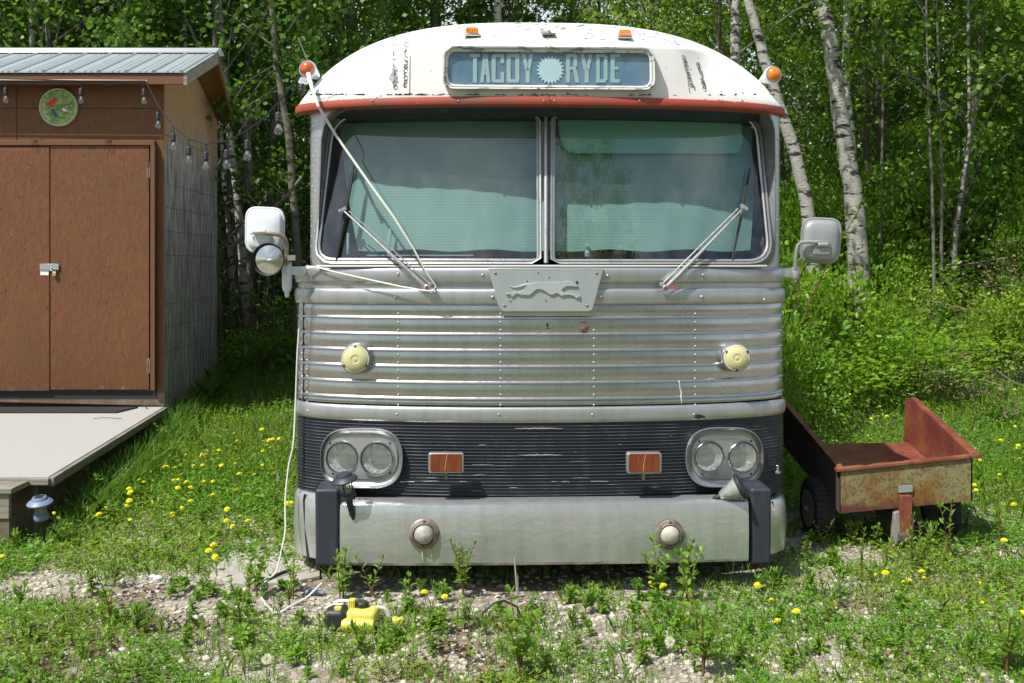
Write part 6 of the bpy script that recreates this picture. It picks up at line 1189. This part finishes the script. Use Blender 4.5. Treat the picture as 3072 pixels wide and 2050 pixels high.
def plant(k, p, sc, label, group=None, name='weed_seedling', cat_='seedling', rz=None, m=None, sm=None):
    m = m or WEED; sm = sm or STEMR; t = empty(name, p, label, cat_, group); t.rotation_euler = (0, 0, rt.uniform(0, 6.28) if rz is None else rz); t.scale = (sc, sc, sc)
    for nm, key, build in (('stem', (k, 'PS', sm.name), lambda: PV_[k][0].build('stem', sm, None, 60)), ('leaves', (k, 'PL', m.name), lambda: npmesh('leaves', *PV_[k][1], m))):
        if key not in _proto: o = build(); _proto[key] = o
        else: o = _proto[key].copy(); COL.objects.link(o)
        o.name = nm; o.parent = t
    return t
zones = [((40, 1640), (640, 1990), 34, 'small broad-leaved seedling in the gravel at lower left', 'seedlings at lower left'), ((640, 1840), (1400, 2040), 30, 'small broad-leaved seedling in the gravel at lower centre', 'seedlings at lower centre'), ((1400, 1860), (2250, 2040), 34, 'small broad-leaved seedling among clover right of centre', 'seedlings right of centre'), ((2250, 1760), (3060, 2040), 32, 'small leafy weed in the gravel at lower right', 'weeds at lower right'), ((560, 1770), (950, 1850), 14, 'leafy weed between the slab and the yellow tool', 'weeds round the yellow tool'), ((1080, 1780), (2000, 1850), 20, 'leafy weed along the shadow edge before the bumper', 'weeds before the bumper'), ((300, 1480), (860, 1640), 30, 'leafy weed in the dandelion patch left of the bus', 'weeds in the dandelion patch')]
for (xa, ya), (xb_, yb_), n, lab, grp in zones:
    for i in range(n):
        px = rt.uniform(xa, xb_); py = rt.uniform(ya, yb_); p = gpt(px, py)
        if abs(px-1020) < 110 and 1830 < py < 1935: continue
        plant(rt.choice([0, 2, 3, 5, 5, 9, 9, 9, 10, 10, 10, 12, 12, 12]), p, rt.uniform(.5, 1.05), lab, grp, sm=STEM if rt.random() < .5 else STEMR)
plant(11, Vector((2.22, 8.2, zgf(2.22, 8.2))), 1.05, 'tall narrow sapling of pale leaves just right of the bus below the mirror arm', None, 'sapling', 'sapling', m=LEAFB)
for px, py, k, sc, lab in ((1388, 1795, 6, .88, 'bushy willow-like seedling standing before the middle of the bumper'), (1030, 1800, 7, .85, 'leafy seedling rising before the left bumper guard'), (1020, 1815, 4, 1.0, 'dark weed clump under the left end of the bumper'), (1115, 1800, 4, .9, 'thin weed with seed heads beside the left end of the bumper'),
                            (1975, 1810, 7, .95, 'large broad-leaved seedling before the right bumper lamp'), (2060, 1812, 7, .95, 'broad-leaved seedling leaning right under the bumper'), (2050, 1780, 1, 1.15, 'tall reddish-stemmed seedling reaching the right bumper lamp'), (1230, 1800, 2, 1.1, 'lone three-leaved seedling in the shade under the bumper'),
                            (2585, 1742, 8, .95, 'silvery narrow-leaved seedling before the cart'), (2735, 1718, 8, 1.1, 'willow seedling growing against the cart tongue'), (2845, 1690, 1, 1.35, 'reddish-stemmed seedling right of the cart tongue'), (2760, 1730, 6, .8, 'low bushy weed at the foot of the cart tongue'), (3020, 2030, 7, 1.1, 'large leafy plant at the lower right corner'),
                            (3000, 1640, 1, 1.2, 'tall drooping weed at the right edge beside the cart'), (770, 1790, 7, .8, 'leafy seedling standing before the concrete slab'), (880, 1800, 1, .95, 'reddish-stemmed seedling by the left bumper corner'), (1560, 2045, 7, 1.1, 'broad-leaved seedling at the bottom edge near the centre'), (2110, 2030, 7, 1.15, 'broad-leaved seedling at the bottom edge right of centre'), (2470, 1800, 3, .9, 'small seedling at the shadow edge right of the bumper'), (720, 1880, 4, 1.0, 'reddish weed left of the yellow tool'), (330, 1880, 4, 1.1, 'branching reddish weed in the gravel on the left')):
    p = gpt(px, py); plant(k, p, sc, lab, None, 'seedling' if k != 4 else 'weed', 'seedling' if k != 4 else 'weed', m=WEED)

for px, py, k, sc in ((2440, 1640, 9, 1.1), (2470, 1650, 4, .7), (2560, 1640, 12, 1.1), (2500, 1700, 9, 1.2), (2630, 1650, 5, 1.1), (2820, 1640, 9, 1.2), (2860, 1620, 6, .6), (2900, 1600, 5, 1.2), (2930, 1640, 9, 1.), (2790, 1650, 12, 1.2), (2660, 1690, 3, .9), (2420, 1700, 5, 1.)):
    plant(k, gpt(px, py), sc, 'weed growing in the shade round the cart wheels', 'weeds round the cart wheels')
for i in range(16):
    y_ = rt.uniform(5.7, 8.2); plant(rt.choice([5, 9, 10, 12]), Vector((float(np.interp(y_, [5.6, 8.5], [cB[0], cA[0]]))+rt.uniform(.08, .4), y_, zgf(-2.4, y_))), rt.uniform(1., 1.8), 'broad-leaved weed in the tall grass along the deck side', 'weeds along the deck side')
# dandelions
def dandelion_mesh(seed):
    rg = np.random.default_rng(seed); V = []; Fc = []; MBh = MB(); R0 = .019
    for ly, (rr_, z, nn) in enumerate(((1., .0, 22), (.88, .004, 20), (.68, .008, 16), (.42, .011, 12))):
        for i in range(nn):
            a = 2*math.pi*(i+rg.random()*.5)/nn; w_ = .17 if ly < 2 else .22; r_ = R0*rr_*(.9+.2*rg.random())
            MBh.add([(math.cos(a)*.002, math.sin(a)*.002, z-.001), (math.cos(a-w_)*r_*.8, math.sin(a-w_)*r_*.8, z), (math.cos(a)*r_, math.sin(a)*r_, z+.001), (math.cos(a+w_)*r_*.8, math.sin(a+w_)*r_*.8, z)], [(0, 1, 2, 3)])
    MBh.lathe([(R0*.4, .0), (R0*.4, .009), (R0*.2, .013), (0, .0135)], (0, 0, 0), (0, 0, 1), 10); return MBh
DH = [dandelion_mesh(i).build('flower_head', YEL, None, 0) for i in range(3)]
sm_ = MB(); sm_.tube([(0, 0, -1), (.01, .004, -.5), (0, 0, -.02)], [.0018, .0018, .0016], 5); sm_.lathe([(.0016, -.03), (.006, -.012), (.006, -.002), (0, 0)], (0, 0, 0), (0, 0, 1), 8); SMO = sm_.build('flower_stem', STEM, None, 60)
used = [False]*4
left_d = [(17, 1465), (40, 1470), (133, 1440), (155, 1460), (197, 1503), (200, 1600) if False else (162, 1540), (330, 1505), (365, 1470), (388, 1467), (391, 1478), (418, 1442), (432, 1448), (297, 1545), (318, 1524), (390, 1560), (388, 1503), (380, 1518), (497, 1402), (525, 1404), (545, 1424), (521, 1442), (535, 1441), (533, 1465), (560, 1448), (570, 1464), (546, 1525), (517, 1541), (518, 1552), (572, 1504), (580, 1398), (608, 1397), (612, 1446), (640, 1445), (640, 1486), (559, 1366), (607, 1368), (605, 1363), (618, 1355), (657, 1352), (664, 1397), (706, 1393), (718, 1423), (746, 1421), (763, 1424), (711, 1473), (718, 1552), (743, 1563), (698, 1580), (680, 1564), (681, 1528), (787, 1396), (815, 1409), (702, 1302), (711, 1325), (786, 1289), (807, 1322), (819, 1318), (836, 1317), (811, 1343), (788, 1354), (641, 1636), (645, 1672), (626, 1653), (862, 1512), (875, 1508), (826, 1055), (8, 1670)]
right_d = [(2385, 1212), (2418, 1205), (2420, 1213), (2452, 1245), (2468, 1182), (2455, 1234), (2491, 1234), (2516, 1240), (2538, 1194), (2550, 1184), (2546, 1212), (2578, 1235), (2614, 1257), (2622, 1207), (2640, 1220), (2634, 1249), (2660, 1250), (2590, 1125), (2531, 1155), (2761, 1130), (2768, 1128), (2760, 1153), (2895, 1132), (2930, 1170) if False else (2790, 1070), (2480, 1102), (3045, 1170), (3045, 1280), (2985, 1325), (3002, 1322), (3028, 1330), (3055, 1337), (3050, 1348), (3058, 1376), (2998, 1424), (2922, 1456), (2928, 1472), (3042, 1514), (2940, 1381), (3012, 1622)]
fg_d = [(1273, 1778), (1334, 1791), (1955, 1753), (1990, 1760), (2274, 1757), (2314, 1800), (2333, 1864), (2063, 1864), (2389, 1835), (2624, 1724), (2656, 1719), (2765, 1715), (2772, 1736), (2710, 1746), (2730, 1742), (2936, 1752), (3014, 1763), (2946, 1808), (2500, 1815), (3070, 1840)]
def dandelion(px, py, h, label, group):
    lo, hi = 3., 30.
    for _ in range(50):
        m_ = (lo+hi)/2; p = wp(px, py, m_)
        if p.z > zgf(p.x, p.y)+h: lo = m_
        else: hi = m_
    p = wp(px, py, lo); t = empty('dandelion', p, label, 'flower', group); k = rt.randrange(3)
    o = DH[k] if not used[k] else DH[k].copy();
    if used[k]: COL.objects.link(o)
    used[k] = True; o.name = 'flower_head'; o.parent = t; s_ = rt.choice([rt.uniform(.5, .75), rt.uniform(.8, 1.15), rt.uniform(.8, 1.15)]); o.scale = (s_, s_, s_); o.rotation_euler = (rt.uniform(.1, .75), rt.uniform(-.35, .35), rt.uniform(0, 6.28)) if rt.random() < .6 else (rt.uniform(-.2, .4), rt.uniform(-.3, .3), 0)
    o2 = SMO if not used[3] else SMO.copy()
    if used[3]: COL.objects.link(o2)
    used[3] = True; o2.name = 'flower_stem'; o2.parent = t; o2.scale = (1, 1, h+.01); o2.rotation_euler = (rt.uniform(-.15, .15), rt.uniform(-.15, .15), 0)
for x, y in left_d: dandelion(x, y, rt.uniform(.09, .17), 'yellow dandelion in the grass between the deck and the bus', 'dandelions left of the bus')
for x, y in right_d: dandelion(x, y, rt.uniform(.10, .2), 'yellow dandelion in the meadow around the cart', 'dandelions on the right')
for x, y in fg_d: dandelion(x, y, rt.uniform(.05, .10), 'yellow dandelion in the gravel in front of bus and cart', 'dandelions in the foreground')
# seed heads
for x, y, lab in ((625, 1850, 'fluffy dandelion seed head left of the yellow tool'), (800, 1990, 'fluffy dandelion seed head at the lower left of centre'), (2010, 1935, 'fluffy seed head in clover right of centre')):
    p = gpt(x, y+60); t = empty('dandelion_seed_head', p+Vector((0, 0, .09)), lab, 'seed head'); rg = np.random.default_rng(int(x)); D = rdir(220, rg); o = npmesh('seed_ball', *leaves(D*.010, D, rdir(220, rg), .012, .003, shape='quad'), FLUFF, t); mb = MB(); mb.tube([(0, 0, -.09), (0, 0, 0)], .0016, 5); mb.build('seed_stem', STEM, t)
